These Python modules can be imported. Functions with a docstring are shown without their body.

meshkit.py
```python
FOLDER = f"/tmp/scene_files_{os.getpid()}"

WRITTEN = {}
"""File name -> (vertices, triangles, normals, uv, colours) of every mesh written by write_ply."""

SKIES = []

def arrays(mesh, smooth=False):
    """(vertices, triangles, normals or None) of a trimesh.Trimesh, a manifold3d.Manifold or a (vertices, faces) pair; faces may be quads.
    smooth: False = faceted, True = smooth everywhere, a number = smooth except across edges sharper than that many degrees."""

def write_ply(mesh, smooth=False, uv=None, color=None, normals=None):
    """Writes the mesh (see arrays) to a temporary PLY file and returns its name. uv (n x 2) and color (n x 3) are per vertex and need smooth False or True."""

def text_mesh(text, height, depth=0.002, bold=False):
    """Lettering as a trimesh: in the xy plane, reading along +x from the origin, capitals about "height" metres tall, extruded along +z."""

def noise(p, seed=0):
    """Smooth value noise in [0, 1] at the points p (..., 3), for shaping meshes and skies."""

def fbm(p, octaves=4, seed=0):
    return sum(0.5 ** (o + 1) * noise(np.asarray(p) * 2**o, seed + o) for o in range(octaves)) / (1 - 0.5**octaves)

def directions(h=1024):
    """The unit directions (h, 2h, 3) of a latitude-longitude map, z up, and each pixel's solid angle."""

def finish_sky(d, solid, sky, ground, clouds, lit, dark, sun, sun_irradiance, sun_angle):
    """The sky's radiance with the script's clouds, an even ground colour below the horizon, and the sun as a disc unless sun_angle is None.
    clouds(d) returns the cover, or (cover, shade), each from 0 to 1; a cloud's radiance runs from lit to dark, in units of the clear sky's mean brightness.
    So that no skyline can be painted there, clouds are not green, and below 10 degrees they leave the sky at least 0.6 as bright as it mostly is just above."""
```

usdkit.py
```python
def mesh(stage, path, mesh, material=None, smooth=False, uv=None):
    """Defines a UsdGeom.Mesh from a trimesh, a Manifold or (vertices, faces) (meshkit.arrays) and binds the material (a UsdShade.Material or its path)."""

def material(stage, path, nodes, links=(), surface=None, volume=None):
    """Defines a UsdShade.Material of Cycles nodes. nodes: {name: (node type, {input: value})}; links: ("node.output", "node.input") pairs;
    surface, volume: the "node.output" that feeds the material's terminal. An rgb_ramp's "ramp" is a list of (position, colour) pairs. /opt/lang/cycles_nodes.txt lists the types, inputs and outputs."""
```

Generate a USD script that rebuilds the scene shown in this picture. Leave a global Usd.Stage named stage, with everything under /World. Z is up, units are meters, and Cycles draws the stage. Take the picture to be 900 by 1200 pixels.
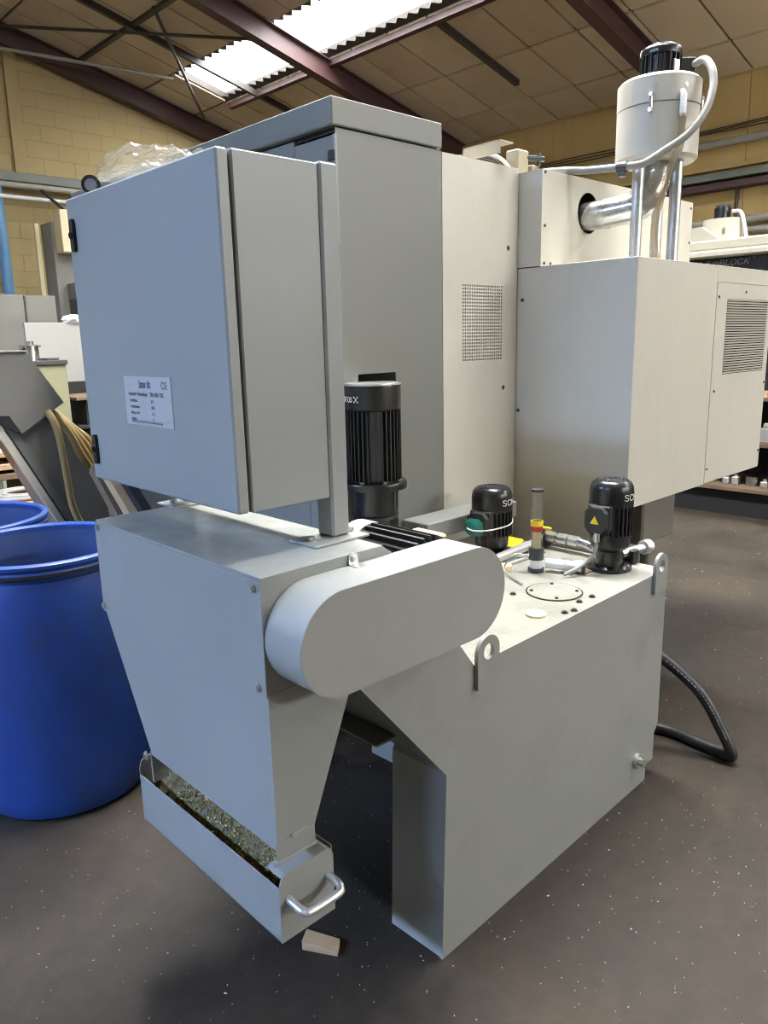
import math, random
import numpy as np
import trimesh
from trimesh.transformations import rotation_matrix, translation_matrix
from shapely.geometry import Polygon, Point, box as sbox
from shapely.ops import unary_union
from pxr import Usd, UsdGeom, UsdLux, Sdf, Gf, UsdShade
import usdkit, meshkit

random.seed(7)
rng = np.random.default_rng(7)
stage = Usd.Stage.CreateInMemory()
UsdGeom.SetStageUpAxis(stage, UsdGeom.Tokens.z)
UsdGeom.SetStageMetersPerUnit(stage, 1.0)
UsdGeom.Xform.Define(stage, '/World')
UsdGeom.Scope.Define(stage, '/World/Looks')

# ------------------------------------------------------------------ camera
CR = np.array([[0.72171991, -0.1687989, 0.67128779],
               [-0.69180714, -0.14385598, 0.70760747],
               [-0.02287459, -0.97509609, -0.22060001]])   # columns: right, down, forward
cam = UsdGeom.Camera.Define(stage, '/World/camera')
_m = np.eye(4)
_m[0, :3], _m[1, :3], _m[2, :3], _m[3, :3] = CR[:, 0], -CR[:, 1], -CR[:, 2], (0, 0, 1.55)
cam.AddTransformOp().Set(Gf.Matrix4d(_m.tolist()))
cam.CreateHorizontalApertureAttr(36.0)
cam.CreateVerticalApertureAttr(48.0)
cam.CreateFocalLengthAttr(36.0 * 895 / 900)
cam.CreateClippingRangeAttr(Gf.Vec2f(0.05, 200))
cam.CreateExposureAttr(-0.3)

# ------------------------------------------------------------------ sky and daylight
ROOF_E, ROOF_S, HALF = 4.82, 0.237, 11.0      # eave height, slope, half width (ridge at x = 0)
def roof_z(x):
    return ROOF_E + ROOF_S * (HALF - abs(x))
dome = UsdLux.DomeLight.Define(stage, '/World/sky')
dome.CreateIntensityAttr(5.0)
dome.CreateColorAttr(Gf.Vec3f(0.93, 0.97, 1.0))

def rect_light(name, centre, normal, w, h, inten, color, up=(0, 1, 0)):
    l = UsdLux.RectLight.Define(stage, '/World/' + name)
    n = -np.array(normal, float); n /= np.linalg.norm(n)      # light shines along -z
    u = np.array(up, float); u -= n * u.dot(n); u /= np.linalg.norm(u)
    r = np.cross(u, n)
    m = np.eye(4); m[0, :3], m[1, :3], m[2, :3], m[3, :3] = r, u, n, centre
    l.AddTransformOp().Set(Gf.Matrix4d(m.tolist()))
    l.CreateWidthAttr(w); l.CreateHeightAttr(h); l.CreateIntensityAttr(inten); l.CreateColorAttr(Gf.Vec3f(*color))
    return l

SKY_STRIPS = [(7.0, 7.93), (2.3, 3.23), (-7.93, -7.0)]
SKY_Y0, SKY_Y1 = -8.0, 12.0
SKY_YR = [(-8.0, 12.0), (0.3, 6.0), (-0.5, 9.0)]
K_SKY, K_MID, K_FAR, K_WIN = 29.0, 190.0, 245.0, 5.0
for i, (a, b) in enumerate(SKY_STRIPS):
    xm = (a + b) / 2
    s = 1 if xm > 0 else -1
    rect_light('skylight_daylight_%03d' % i, (xm, sum(SKY_YR[i]) / 2, roof_z(xm) + 0.45), (-s * ROOF_S * 1.0, 0, -1), 0.95, SKY_YR[i][1] - SKY_YR[i][0], (K_SKY, K_MID, K_FAR)[i], (1.0, 0.97, 0.91) if i < 2 else (0.38, 0.585, 1.0))
rect_light('gable_window_daylight', (6.0, -7.9, 3.9), (0, 1, 0), 8.0, 1.6, K_WIN, (1.0, 0.98, 0.93), up=(0, 0, 1))

# ------------------------------------------------------------------ materials
def lin(r, g, b):
    c = np.array([r, g, b]) / 255.0
    return tuple(float(v) for v in np.where(c <= 0.04045, c / 12.92, ((c + 0.055) / 1.055) ** 2.4))
MATS = {}
def mat(name, color, rough=0.5, metal=0.0, var=0.08, nscale=3.0, bump=0.0, bscale=200.0, dirt=None, dirt_amt=0.0, dscale=4.0, stretch=(1, 1, 1), **extra):
    c = np.array(color)
    nodes = {
        'g': ('geometry', {}),
        'mp': ('mapping', {'scale': stretch}),
        'n': ('noise_texture', {'scale': nscale, 'detail': 5.0, 'roughness': 0.6}),
        'r': ('rgb_ramp', {'ramp': [(0.25, tuple(c * (1 - var))), (0.75, tuple(np.minimum(c * (1 + var), 0.98)))]}),
        'p': ('principled_bsdf', {'roughness': rough, 'metallic': metal, **extra}),
        'rn': ('map_range', {'from_min': 0.3, 'from_max': 0.7, 'to_min': max(rough - 0.07, 0.02), 'to_max': min(rough + 0.07, 1.0)}),
    }
    links = [('g.position', 'mp.vector'), ('mp.vector', 'n.vector'), ('n.fac', 'r.fac'), ('n.fac', 'rn.value'), ('rn.result', 'p.roughness')]
    col = 'r.color'
    if dirt is not None:
        nodes['dn'] = ('noise_texture', {'scale': dscale, 'detail': 9.0, 'roughness': 0.7})
        nodes['dr'] = ('rgb_ramp', {'ramp': [(0.52, (0, 0, 0)), (0.72, (dirt_amt,) * 3)]})
        nodes['dm'] = ('mix', {'color2': dirt})
        links += [('mp.vector', 'dn.vector'), ('dn.fac', 'dr.fac'), ('dr.color', 'dm.fac'), (col, 'dm.color1')]
        col = 'dm.color'
    links.append((col, 'p.base_color'))
    if bump:
        nodes['bn'] = ('noise_texture', {'scale': bscale, 'detail': 3.0})
        nodes['b'] = ('bump', {'strength': bump, 'distance': 0.002})
        links += [('g.position', 'bn.vector'), ('bn.fac', 'b.height'), ('b.normal', 'p.normal')]
    MATS[name] = usdkit.material(stage, '/World/Looks/' + name, nodes, links, surface='p.BSDF')
    return MATS[name]

GREY = mat('grey_paint', lin(141, 143, 141), 0.42, var=0.05, nscale=2.5, bump=0.06, bscale=350, dirt=lin(104, 104, 100), dirt_amt=0.35, dscale=3.5)
GREYT = mat('tank_grey_paint', lin(140, 142, 139), 0.45, var=0.06, nscale=2.0, bump=0.06, bscale=350, dirt=lin(112, 110, 104), dirt_amt=0.4, dscale=3.0)
GREYTOP = mat('tank_top_paint', lin(150, 149, 141), 0.33, var=0.1, nscale=4.0, bump=0.08, bscale=300, dirt=lin(100, 97, 88), dirt_amt=0.55, dscale=6)
HEADTOP = mat('hopper_top_paint', lin(146, 147, 143), 0.24, var=0.07, nscale=4.0, bump=0.05, bscale=300, dirt=lin(110, 108, 100), dirt_amt=0.3, dscale=5)
COVERP = mat('cover_grey_paint', lin(148, 149, 146), 0.4, var=0.05, nscale=3, bump=0.05, bscale=350, dirt=lin(120, 118, 112), dirt_amt=0.25)
CAB = mat('cabinet_grey_paint', lin(139, 142, 142), 0.4, var=0.025, nscale=1.6, bump=0.1, bscale=420)
COLG = mat('column_grey_paint', lin(114, 115, 110), 0.45, var=0.04, nscale=1.5, bump=0.1, bscale=420)
CREAM = mat('cream_paint', lin(195, 191, 180), 0.5, var=0.03, nscale=1.6, bump=0.08, bscale=420, dirt=lin(176, 172, 158), dirt_amt=0.35, dscale=2.5, stretch=(1, 1, 0.5))
WHITEP = mat('white_paint', lin(198, 194, 178), 0.4, var=0.03)
DARKGAP = mat('gap_black', (0.012, 0.012, 0.013), 0.8)
BLACK = mat('motor_black', (0.012, 0.012, 0.013), 0.28, var=0.2)
BLACKM = mat('motor_black_matt', (0.016, 0.016, 0.017), 0.5, var=0.2)
RUBBER = mat('rubber_black', (0.018, 0.018, 0.02), 0.42, var=0.2)
STEEL = mat('zinc_steel', (0.62, 0.62, 0.6), 0.32, metal=0.9, var=0.1, nscale=20)
COLLW = mat('collector_white_paint', lin(184, 181, 171), 0.4, var=0.03)
DIRTC = mat('dull_cream', lin(166, 156, 134), 0.55, var=0.1)
EDGEG = mat('sheet_edge_grey', lin(58, 55, 50), 0.7)
GALV = mat('galvanized_steel', (0.54, 0.55, 0.56), 0.24, metal=0.95, var=0.1, nscale=14)
ALU = mat('brushed_alu', (0.72, 0.72, 0.72), 0.35, metal=0.8, var=0.06)
LEGM = mat('leg_alu_paint', (0.48, 0.49, 0.5), 0.32, metal=0.55, var=0.08, nscale=10)
BLUE = mat('blue_plastic', lin(28, 62, 134), 0.48, var=0.2, nscale=6, bump=0.12, bscale=60, dirt=lin(40, 52, 80), dirt_amt=0.75, dscale=4, stretch=(1, 1, 0.45))
BLUEIN = mat('blue_plastic_inside', lin(60, 80, 128), 0.5, var=0.12, nscale=8, dirt=lin(105, 120, 150), dirt_amt=0.35, dscale=8)
PIPEB = mat('blue_pipe_paint', lin(96, 142, 184), 0.4, var=0.06, dirt=lin(150, 170, 185), dirt_amt=0.3)
YWALL = mat('yellow_wall_paint', lin(170, 150, 106), 0.8, var=0.07, nscale=1.2, bump=0.3, bscale=60, dirt=lin(146, 126, 90), dirt_amt=0.45, dscale=1.3)
YWALLR = mat('yellow_plaster', lin(184, 158, 104), 0.8, var=0.07, nscale=1.0, bump=0.2, bscale=50, dirt=lin(146, 122, 80), dirt_amt=0.5, dscale=0.9, stretch=(1, 1, 0.3))
MORTAR = mat('painted_mortar', lin(156, 136, 94), 0.9)
PANEL = [mat('ceiling_panel_%d' % k, lin(*c), 0.85, var=0.05, nscale=1.5, bump=0.2, bscale=40, dirt=lin(150, 128, 100), dirt_amt=0.3, dscale=2) for k, c in enumerate([(196, 178, 153), (190, 171, 146), (202, 184, 159)])]
JOINT = mat('ceiling_joint', lin(52, 44, 40), 0.7)
RAFT = mat('oxide_red_steel', lin(72, 46, 45), 0.55, var=0.12, nscale=2, dirt=lin(52, 40, 38), dirt_amt=0.5)
DKSTEEL = mat('dark_steel', lin(62, 58, 56), 0.5, var=0.1)
GRNSTEEL = mat('grey_green_steel', lin(106, 110, 100), 0.5, var=0.08)
PIPEG = mat('pipe_grey', lin(150, 146, 138), 0.4, var=0.1)
WOOD = mat('pale_wood', lin(178, 150, 118), 0.7, var=0.2, nscale=6, stretch=(1, 1, 1), dirt=lin(130, 104, 78), dirt_amt=0.5, dscale=12)
WOODO = mat('orange_board', lin(170, 116, 66), 0.65, var=0.15, nscale=8)
WOODD = mat('worn_wood', lin(110, 92, 74), 0.75, var=0.2, nscale=9)
BGREY = mat('background_grey', lin(120, 117, 110), 0.5, var=0.06)
BOLIVE = mat('background_olive', lin(134, 132, 104), 0.5, var=0.05)
WHITEB = mat('white_board', lin(152, 150, 145), 0.5, var=0.03)
CABLE = mat('cable_tan', lin(150, 128, 84), 0.45, var=0.1)
HOSEG = mat('hose_grey', lin(134, 133, 128), 0.4, var=0.08)
YELLOW = mat('yellow_label', lin(240, 205, 40), 0.5, var=0.03)
RED = mat('red_band', lin(176, 52, 56), 0.4, var=0.05)
CREAMPL = mat('cream_plastic', lin(226, 212, 174), 0.5, var=0.06)
WHITEPL = mat('white_plastic', lin(222, 224, 228), 0.35, var=0.03)
DKPL = mat('dark_grey_plastic', lin(58, 60, 64), 0.45, var=0.08)
TEAL = mat('teal_tape', lin(36, 116, 110), 0.4, var=0.2, nscale=40)
PLATE = mat('nameplate_alu', lin(178, 180, 186), 0.35, metal=0.15, var=0.03)
INK = mat('ink_dark', lin(40, 42, 56), 0.6)
INKG = mat('ink_grey', lin(110, 114, 126), 0.6)
INKB = mat('ink_blue', lin(40, 52, 150), 0.6)
INKW = mat('ink_white', lin(215, 215, 215), 0.6)
INKS = mat('ink_silver', lin(150, 150, 150), 0.6)
ORANGE = mat('orange_plastic', lin(230, 120, 60), 0.5)
LENS = mat('lens_glass_face', lin(150, 158, 170), 0.15, metal=0.5)
CHIPS = mat('swarf', lin(196, 176, 116), 0.4, metal=0.3, var=0.6, nscale=180)
CHIPF = mat('floor_chip', lin(190, 188, 182), 0.5, metal=0.2, var=0.3, nscale=90)
SLUDGE = mat('wet_swarf', lin(84, 73, 42), 0.6, metal=0.0, var=0.8, nscale=110, bump=0.9, bscale=160)

# floor: dark worn concrete, oily near the machines, dusty further out
usdkit.material(stage, '/World/Looks/floor_concrete', {
    'g': ('geometry', {}),
    'n1': ('noise_texture', {'scale': 0.9, 'detail': 8.0, 'roughness': 0.65}),
    'n2': ('noise_texture', {'scale': 14.0, 'detail': 6.0, 'roughness': 0.7}),
    'r1': ('rgb_ramp', {'ramp': [(0.3, lin(38, 32, 27)), (0.5, lin(49, 42, 35)), (0.72, lin(66, 56, 46))]}),
    'r2': ('rgb_ramp', {'ramp': [(0.3, (0.72,) * 3), (0.7, (1.2,) * 3)]}),
    'mx': ('mix', {'mix_type': 'multiply', 'fac': 1.0}),
    'v': ('voronoi_texture', {'scale': 26.0}),
    'vr': ('rgb_ramp', {'ramp': [(0.0, (1, 1, 1)), (0.035, (1, 1, 1)), (0.05, (0, 0, 0))]}),
    'v2n': ('noise_texture', {'scale': 2.2, 'detail': 3.0}),
    'v2r': ('rgb_ramp', {'ramp': [(0.5, (0, 0, 0)), (0.62, (0.5, 0.5, 0.5))]}),
    'vm': ('math', {'math_type': 'multiply'}),
    'mx2': ('mix', {'color2': lin(150, 146, 138)}),
    'rr': ('map_range', {'from_min': 0.35, 'from_max': 0.7, 'to_min': 0.55, 'to_max': 0.85}),
    'b': ('bump', {'strength': 0.35, 'distance': 0.004}),
    'p': ('principled_bsdf', {'specular_ior_level': 0.28}),
}, [('g.position', 'n1.vector'), ('g.position', 'n2.vector'), ('g.position', 'v.vector'), ('g.position', 'v2n.vector'),
    ('n1.fac', 'r1.fac'), ('n2.fac', 'r2.fac'), ('r1.color', 'mx.color1'), ('r2.color', 'mx.color2'),
    ('v.distance', 'vr.fac'), ('v2n.fac', 'v2r.fac'), ('vr.color', 'vm.value1'), ('v2r.color', 'vm.value2'),
    ('mx.color', 'mx2.color1'), ('vm.value', 'mx2.fac'), ('mx2.color', 'p.base_color'),
    ('n1.fac', 'rr.value'), ('rr.result', 'p.roughness'), ('n2.fac', 'b.height'), ('b.normal', 'p.normal')], surface='p.BSDF')
FLOORM = UsdShade.Material.Get(stage, '/World/Looks/floor_concrete')
# translucent corrugated roof sheet: daylight passes
SHEET = usdkit.material(stage, '/World/Looks/translucent_sheet', {
    't': ('transparent_bsdf', {'color': (0.95, 0.97, 0.98)}), 'tr': ('translucent_bsdf', {'color': (0.9, 0.93, 0.95)}), 'm': ('mix_closure', {'fac': 0.3})},
    [('t.BSDF', 'm.closure1'), ('tr.BSDF', 'm.closure2')], surface='m.closure')
# clear plastic film and clear tube
def clear(name, color, ior, rough, fac_extra=0.04):
    return usdkit.material(stage, '/World/Looks/' + name, {
        't': ('transparent_bsdf', {'color': color}), 'gl': ('glossy_bsdf', {'color': (0.95, 0.95, 0.95), 'roughness': rough}),
        'd': ('translucent_bsdf', {'color': (0.85, 0.85, 0.83)}), 'f': ('layer_weight', {'blend': 0.5}), 'pw': ('math', {'math_type': 'power', 'value2': 4.0}), 'mr': ('map_range', {'to_min': 0.05, 'to_max': 0.75}),
        'm0': ('mix_closure', {'fac': fac_extra}), 'm': ('mix_closure', {})},
        [('t.BSDF', 'm0.closure1'), ('d.BSDF', 'm0.closure2'), ('f.facing', 'pw.value1'), ('pw.value', 'mr.value'), ('mr.result', 'm.fac'), ('m0.closure', 'm.closure1'), ('gl.BSDF', 'm.closure2')], surface='m.closure')
FILM = clear('clear_film', (0.95, 0.94, 0.91), 1.6, 0.10, 0.06)
TUBE = clear('clear_tube', (0.9, 0.9, 0.88), 1.45, 0.05, 0.06)
WRAP = clear('clear_wrap', (0.95, 0.94, 0.92), 1.5, 0.1, 0.12)
TUBEBR = clear('brown_tube', (0.72, 0.62, 0.5), 1.45, 0.1, 0.25)

# ------------------------------------------------------------------ scene helpers
USED = {}
def numbered(parent, name):
    k = USED.get((parent, name), 0)
    USED[(parent, name)] = k + 1
    return name if k == 0 else '%s_%03d' % (name, k)
def tag(prim, label=None, cat=None, group=None, kind=None):
    for k, v in (('label', label), ('category', cat), ('group', group), ('kind', kind)):
        if v:
            prim.SetCustomDataByKey(k, v)
def wpos(path):
    return ORIG.get(path, np.zeros(3))
ORIG = {}
def thing(name, label, cat, loc=(0, 0, 0), group=None, kind=None):
    path = '/World/' + numbered('/World', name)
    x = UsdGeom.Xform.Define(stage, path)
    x.AddTranslateOp().Set(Gf.Vec3d(*map(float, loc)))
    ORIG[path] = np.array(loc, float)
    tag(x.GetPrim(), label, cat, group, kind)
    return path
def part(parent, name, mesh, m, smooth=False, label=None, kind=None):
    """mesh given in world coordinates (unless the thing sits at the origin as a prototype)"""
    path = parent + '/' + numbered(parent, name)
    mesh = mesh.copy()
    top = '/'.join(parent.split('/')[:3])
    mesh.apply_translation(-wpos(top))
    g = usdkit.mesh(stage, path, mesh, m, smooth=smooth)
    tag(g.GetPrim(), label, None, None, kind)
    return path
def solo(name, mesh, m, label, cat, group=None, kind=None, smooth=False):
    path = '/World/' + numbered('/World', name)
    c = mesh.bounds.mean(0); c[2] = mesh.bounds[0][2]
    mm = mesh.copy(); mm.apply_translation(-c)
    g = usdkit.mesh(stage, path, mm, m, smooth=smooth)
    g.AddTranslateOp().Set(Gf.Vec3d(*map(float, c)))
    tag(g.GetPrim(), label, cat, group, kind)
    return path
def copy_of(src, label, loc, rotz=0.0):
    p = stage.GetPrimAtPath(src)
    was = p.GetCustomData()
    base = src.split('/')[-1]
    path = '/World/' + numbered('/World', base)
    x = UsdGeom.Xform.Define(stage, path)
    x.GetPrim().GetReferences().AddInternalReference(p.GetPath())
    x.GetPrim().SetInstanceable(True)
    x.ClearXformOpOrder()
    x.AddTranslateOp(opSuffix='at').Set(Gf.Vec3d(*map(float, loc)))
    x.AddRotateZOp(opSuffix='turn').Set(float(rotz))
    tag(x.GetPrim(), label, was.get('category'), was.get('group'))
    return path

# ------------------------------------------------------------------ mesh helpers
cat_ = lambda ms: trimesh.util.concatenate([m for m in ms])
def bx(x0, x1, y0, y1, z0, z1, b=0.0):
    if b <= 0:
        m = trimesh.creation.box((x1 - x0, y1 - y0, z1 - z0))
        m.apply_translation(((x0 + x1) / 2, (y0 + y1) / 2, (z0 + z1) / 2))
        return m
    b = min(b, (x1 - x0) * 0.45, (y1 - y0) * 0.45, (z1 - z0) * 0.45)
    P = []
    for sx in (0, 1):
        for sy in (0, 1):
            for sz in (0, 1):
                c = np.array([(x0, x1)[sx], (y0, y1)[sy], (z0, z1)[sz]])
                d = np.array([1 - 2 * sx, 1 - 2 * sy, 1 - 2 * sz]) * b
                for k in range(3):
                    o = d.copy(); o[k] = 0
                    P.append(c + o)
    return trimesh.convex.convex_hull(np.array(P))
def cyl(p0, p1, r, n=24, r2=None):
    p0, p1 = np.array(p0, float), np.array(p1, float)
    return tube([p0, p1], [r, r if r2 is None else r2], n, cap=True)
def tube(pts, r, n=12, cap=True):
    pts = np.array(pts, float)
    N = len(pts)
    rr = np.full(N, r) if np.ndim(r) == 0 else np.array(r, float)
    T = np.gradient(pts, axis=0) if N > 2 else np.repeat([pts[1] - pts[0]], 2, 0)
    T /= np.linalg.norm(T, axis=1, keepdims=True)
    a = np.array([0, 0, 1.0]) if abs(T[0][2]) < 0.9 else np.array([1.0, 0, 0])
    u = np.cross(T[0], a); u /= np.linalg.norm(u)
    V = []
    for i in range(N):
        u = u - T[i] * u.dot(T[i]); u /= np.linalg.norm(u)
        w = np.cross(T[i], u)
        th = np.arange(n) * 2 * np.pi / n
        V.append(pts[i] + rr[i] * (np.cos(th)[:, None] * u + np.sin(th)[:, None] * w))
    V = np.vstack(V)
    F = []
    for i in range(N - 1):
        for k in range(n):
            a0, a1 = i * n + k, i * n + (k + 1) % n
            F += [[a0, a1, a1 + n], [a0, a1 + n, a0 + n]]
    if cap:
        V = np.vstack([V, pts[0], pts[-1]])
        c0, c1 = N * n, N * n + 1
        for k in range(n):
            F += [[c0, (k + 1) % n, k], [c1, (N - 1) * n + k, (N - 1) * n + (k + 1) % n]]
    return trimesh.Trimesh(V, F, process=False)
def spline(P, n=40):
    P = np.array(P, float)
    Q = np.vstack([2 * P[0] - P[1], P, 2 * P[-1] - P[-2]])
    out = []
    seg = len(P) - 1
    for i in range(seg):
        for t in np.linspace(0, 1, max(2, n // seg), endpoint=False):
            a, b, c, d = Q[i:i + 4]
            out.append(0.5 * ((2 * b) + (-a + c) * t + (2 * a - 5 * b + 4 * c - d) * t * t + (-a + 3 * b - 3 * c + d) * t ** 3))
    out.append(P[-1])
    return np.array(out)
def lathe(profile, at=(0, 0, 0), n=40):
    """profile: (r, z) pairs from bottom to top"""
    pr = np.array(profile, float)
    th = np.arange(n) * 2 * np.pi / n
    V = np.array([[r * np.cos(t), r * np.sin(t), z] for r, z in pr for t in th])
    F = []
    for i in range(len(pr) - 1):
        for k in range(n):
            a0, a1 = i * n + k, i * n + (k + 1) % n
            F += [[a0, a1, a1 + n], [a0, a1 + n, a0 + n]]
    m = trimesh.Trimesh(V, F, process=False)
    m.apply_translation(at)
    return m
def prism(poly, h):
    p = poly if isinstance(poly, Polygon) else Polygon(poly)
    return trimesh.creation.extrude_polygon(p, h, engine='earcut')
def prism_xz(poly, y0, y1):
    """polygon in x, z swept from y0 to y1"""
    m = prism(poly, abs(y1 - y0))
    M = np.array([[1, 0, 0, 0], [0, 0, 1, min(y0, y1)], [0, 1, 0, 0], [0, 0, 0, 1.0]])
    m.apply_transform(M)
    m.fix_normals()
    return m
def prism_yz(poly, x0, x1):
    m = prism(poly, abs(x1 - x0))
    M = np.array([[0, 0, 1, min(x0, x1)], [1, 0, 0, 0], [0, 1, 0, 0], [0, 0, 0, 1.0]])
    m.apply_transform(M)
    m.fix_normals()
    return m
def chull(pts):
    return trimesh.convex.convex_hull(np.array(pts, float))
def hexbolt(p, axis, r=0.008, h=0.006, washer=True):
    a = np.array(axis, float); p = np.array(p, float)
    ms = []
    if washer:
        ms.append(cyl(p, p + a * 0.0015, r * 1.35, 14))
    ms.append(cyl(p, p + a * h, r, 6))
    ms.append(cyl(p + a * h, p + a * (h + 0.001), r * 0.55, 8))
    return cat_(ms)
def text_on(text, height, origin, right, up, depth=0.0006, bold=False, xscale=1.0, shear=0.0):
    m = meshkit.text_mesh(text, height, depth, bold)
    m.vertices[:, 0] += shear * m.vertices[:, 1]
    m.vertices[:, 0] *= xscale
    r, u = np.array(right, float), np.array(up, float)
    r /= np.linalg.norm(r); u /= np.linalg.norm(u)
    M = np.eye(4); M[:3, 0], M[:3, 1], M[:3, 2], M[:3, 3] = r, u, np.cross(r, u), origin
    m.apply_transform(M)
    return m
def rotz(m, deg, c):
    m = m.copy(); m.apply_transform(rotation_matrix(math.radians(deg), (0, 0, 1), c)); return m
def rot(m, deg, axis, c):
    m = m.copy(); m.apply_transform(rotation_matrix(math.radians(deg), axis, c)); return m

# ================================================================== SETTING
YB, YF = 13.3, -8.0
solo('floor', bx(-11.3, 11.3, YF - 0.3, YB + 0.3, -0.2, 0.0), FLOORM, 'dark worn concrete workshop floor scattered with swarf', 'floor', kind='structure')

# gable wall (y = YB): block courses above, backing behind
wb = thing('wall_back', 'yellow painted block gable wall on the left', 'wall', (0, YB, 0), kind='structure')
part(wb, 'wall_core', prism_xz([(-11.3, 0), (11.3, 0), (11.3, roof_z(11)), (0, roof_z(0)), (-11.3, roof_z(11))], YB - 0.0022, YB + 0.3), MORTAR)
bw, bh = 0.5, 0.25
blocks_rest = []
n_b = 0
for j in range(26):
    for i in range(-24, 24):
        x0 = i * bw + (0.25 if j % 2 else 0); x1 = x0 + bw; z0 = j * bh; z1 = z0 + bh
        top = min(roof_z(x0), roof_z(x1)) - 0.05
        if x0 < -11 or x1 > 11 or z0 > top - 0.1:
            continue
        z1 = min(z1, top)
        m = bx(x0 + 0.004, x1 - 0.004, YB - 0.004 - rng.uniform(0, 0.002), YB + 0.02, z0 + 0.004, z1 - 0.004, 0.003)
        if 3.8 < x0 < 8.6 and 2.2 < z0 < 6.4 and n_b < 200:
            part(wb, 'block', m, YWALL); n_b += 1
        else:
            blocks_rest.append(bx(x0 + 0.005, x1 - 0.005, YB - 0.005, YB + 0.02, z0 + 0.005, z1 - 0.005))
part(wb, 'blockwork', cat_(blocks_rest), YWALL, kind='stuff')
part(wb, 'pilaster', bx(4.78, 4.98, YB - 0.05, YB, 4.2, 6.0, 0.004), YWALL)
wr = thing('wall_right', 'yellow plastered long wall behind the machines on the right', 'wall', (11, 0, 0), kind='structure')
part(wr, 'wall_core', bx(11.0, 11.3, YF - 0.3, YB + 0.3, 0, ROOF_E + 0.1), YWALLR)
for k, y in enumerate(np.arange(-7.5, 13, 1.5)):
    part(wr, 'wall_slab', bx(10.985, 11.0, y + 0.006, y + 1.494, 0, 3.4, 0.003), YWALLR)
    part(wr, 'wall_slab', bx(10.985, 11.0, y + 0.006, y + 1.494, 3.70, ROOF_E - 0.02, 0.003), YWALLR)
wl = thing('wall_left', 'yellow plastered long wall behind the camera', 'wall', (-11, 0, 0), kind='structure')
part(wl, 'wall_core', bx(-11.3, -11, YF - 0.3, YB + 0.3, 0, ROOF_E + 0.1), YWALLR)
wf = thing('wall_front', 'front gable wall with a window band', 'wall', (0, YF, 0), kind='structure')
part(wf, 'wall_core', cat_([bx(-11.3, 11.3, YF - 0.3, YF, 0, 3.1), bx(-11.3, 2.0, YF - 0.3, YF, 3.1, 4.7), bx(10.0, 11.3, YF - 0.3, YF, 3.1, 4.7),
    prism_xz([(-11.3, 4.7), (11.3, 4.7), (11.3, roof_z(11)), (0, roof_z(0)), (-11.3, roof_z(11))], YF - 0.3, YF)]), YWALLR)

# roof: deck with skylight openings, lined with panels
ce = thing('ceiling', 'brown panelled pitched ceiling with dark joints', 'ceiling', (0, 0, 5), kind='structure')
edges = sorted([-11.3, 11.3, 0.0] + [e for ab in SKY_STRIPS for e in ab])
deck = []
def slab(x0, x1, y0, y1, o0, o1):
    return prism_xz([(x0, roof_z(x0) + o0), (x1, roof_z(x1) + o0), (x1, roof_z(x1) + o1), (x0, roof_z(x0) + o1)], y0, y1)
for a, b in zip(edges[:-1], edges[1:]):
    if (a, b) in SKY_STRIPS:
        q0, q1 = SKY_YR[SKY_STRIPS.index((a, b))]
        deck += [slab(a, b, q1, YB + 0.3, 0.03, 0.13), slab(a, b, YF - 0.3, q0, 0.03, 0.13)]
    else:
        deck.append(slab(a, b, YF - 0.3, YB + 0.3, 0.03, 0.13))
part(ce, 'roof_deck', cat_(deck), JOINT)
rows = [11.0, 10.25, 9.16, 7.97]
rows_up = [6.97, 5.9, 4.75, 3.27]
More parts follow.
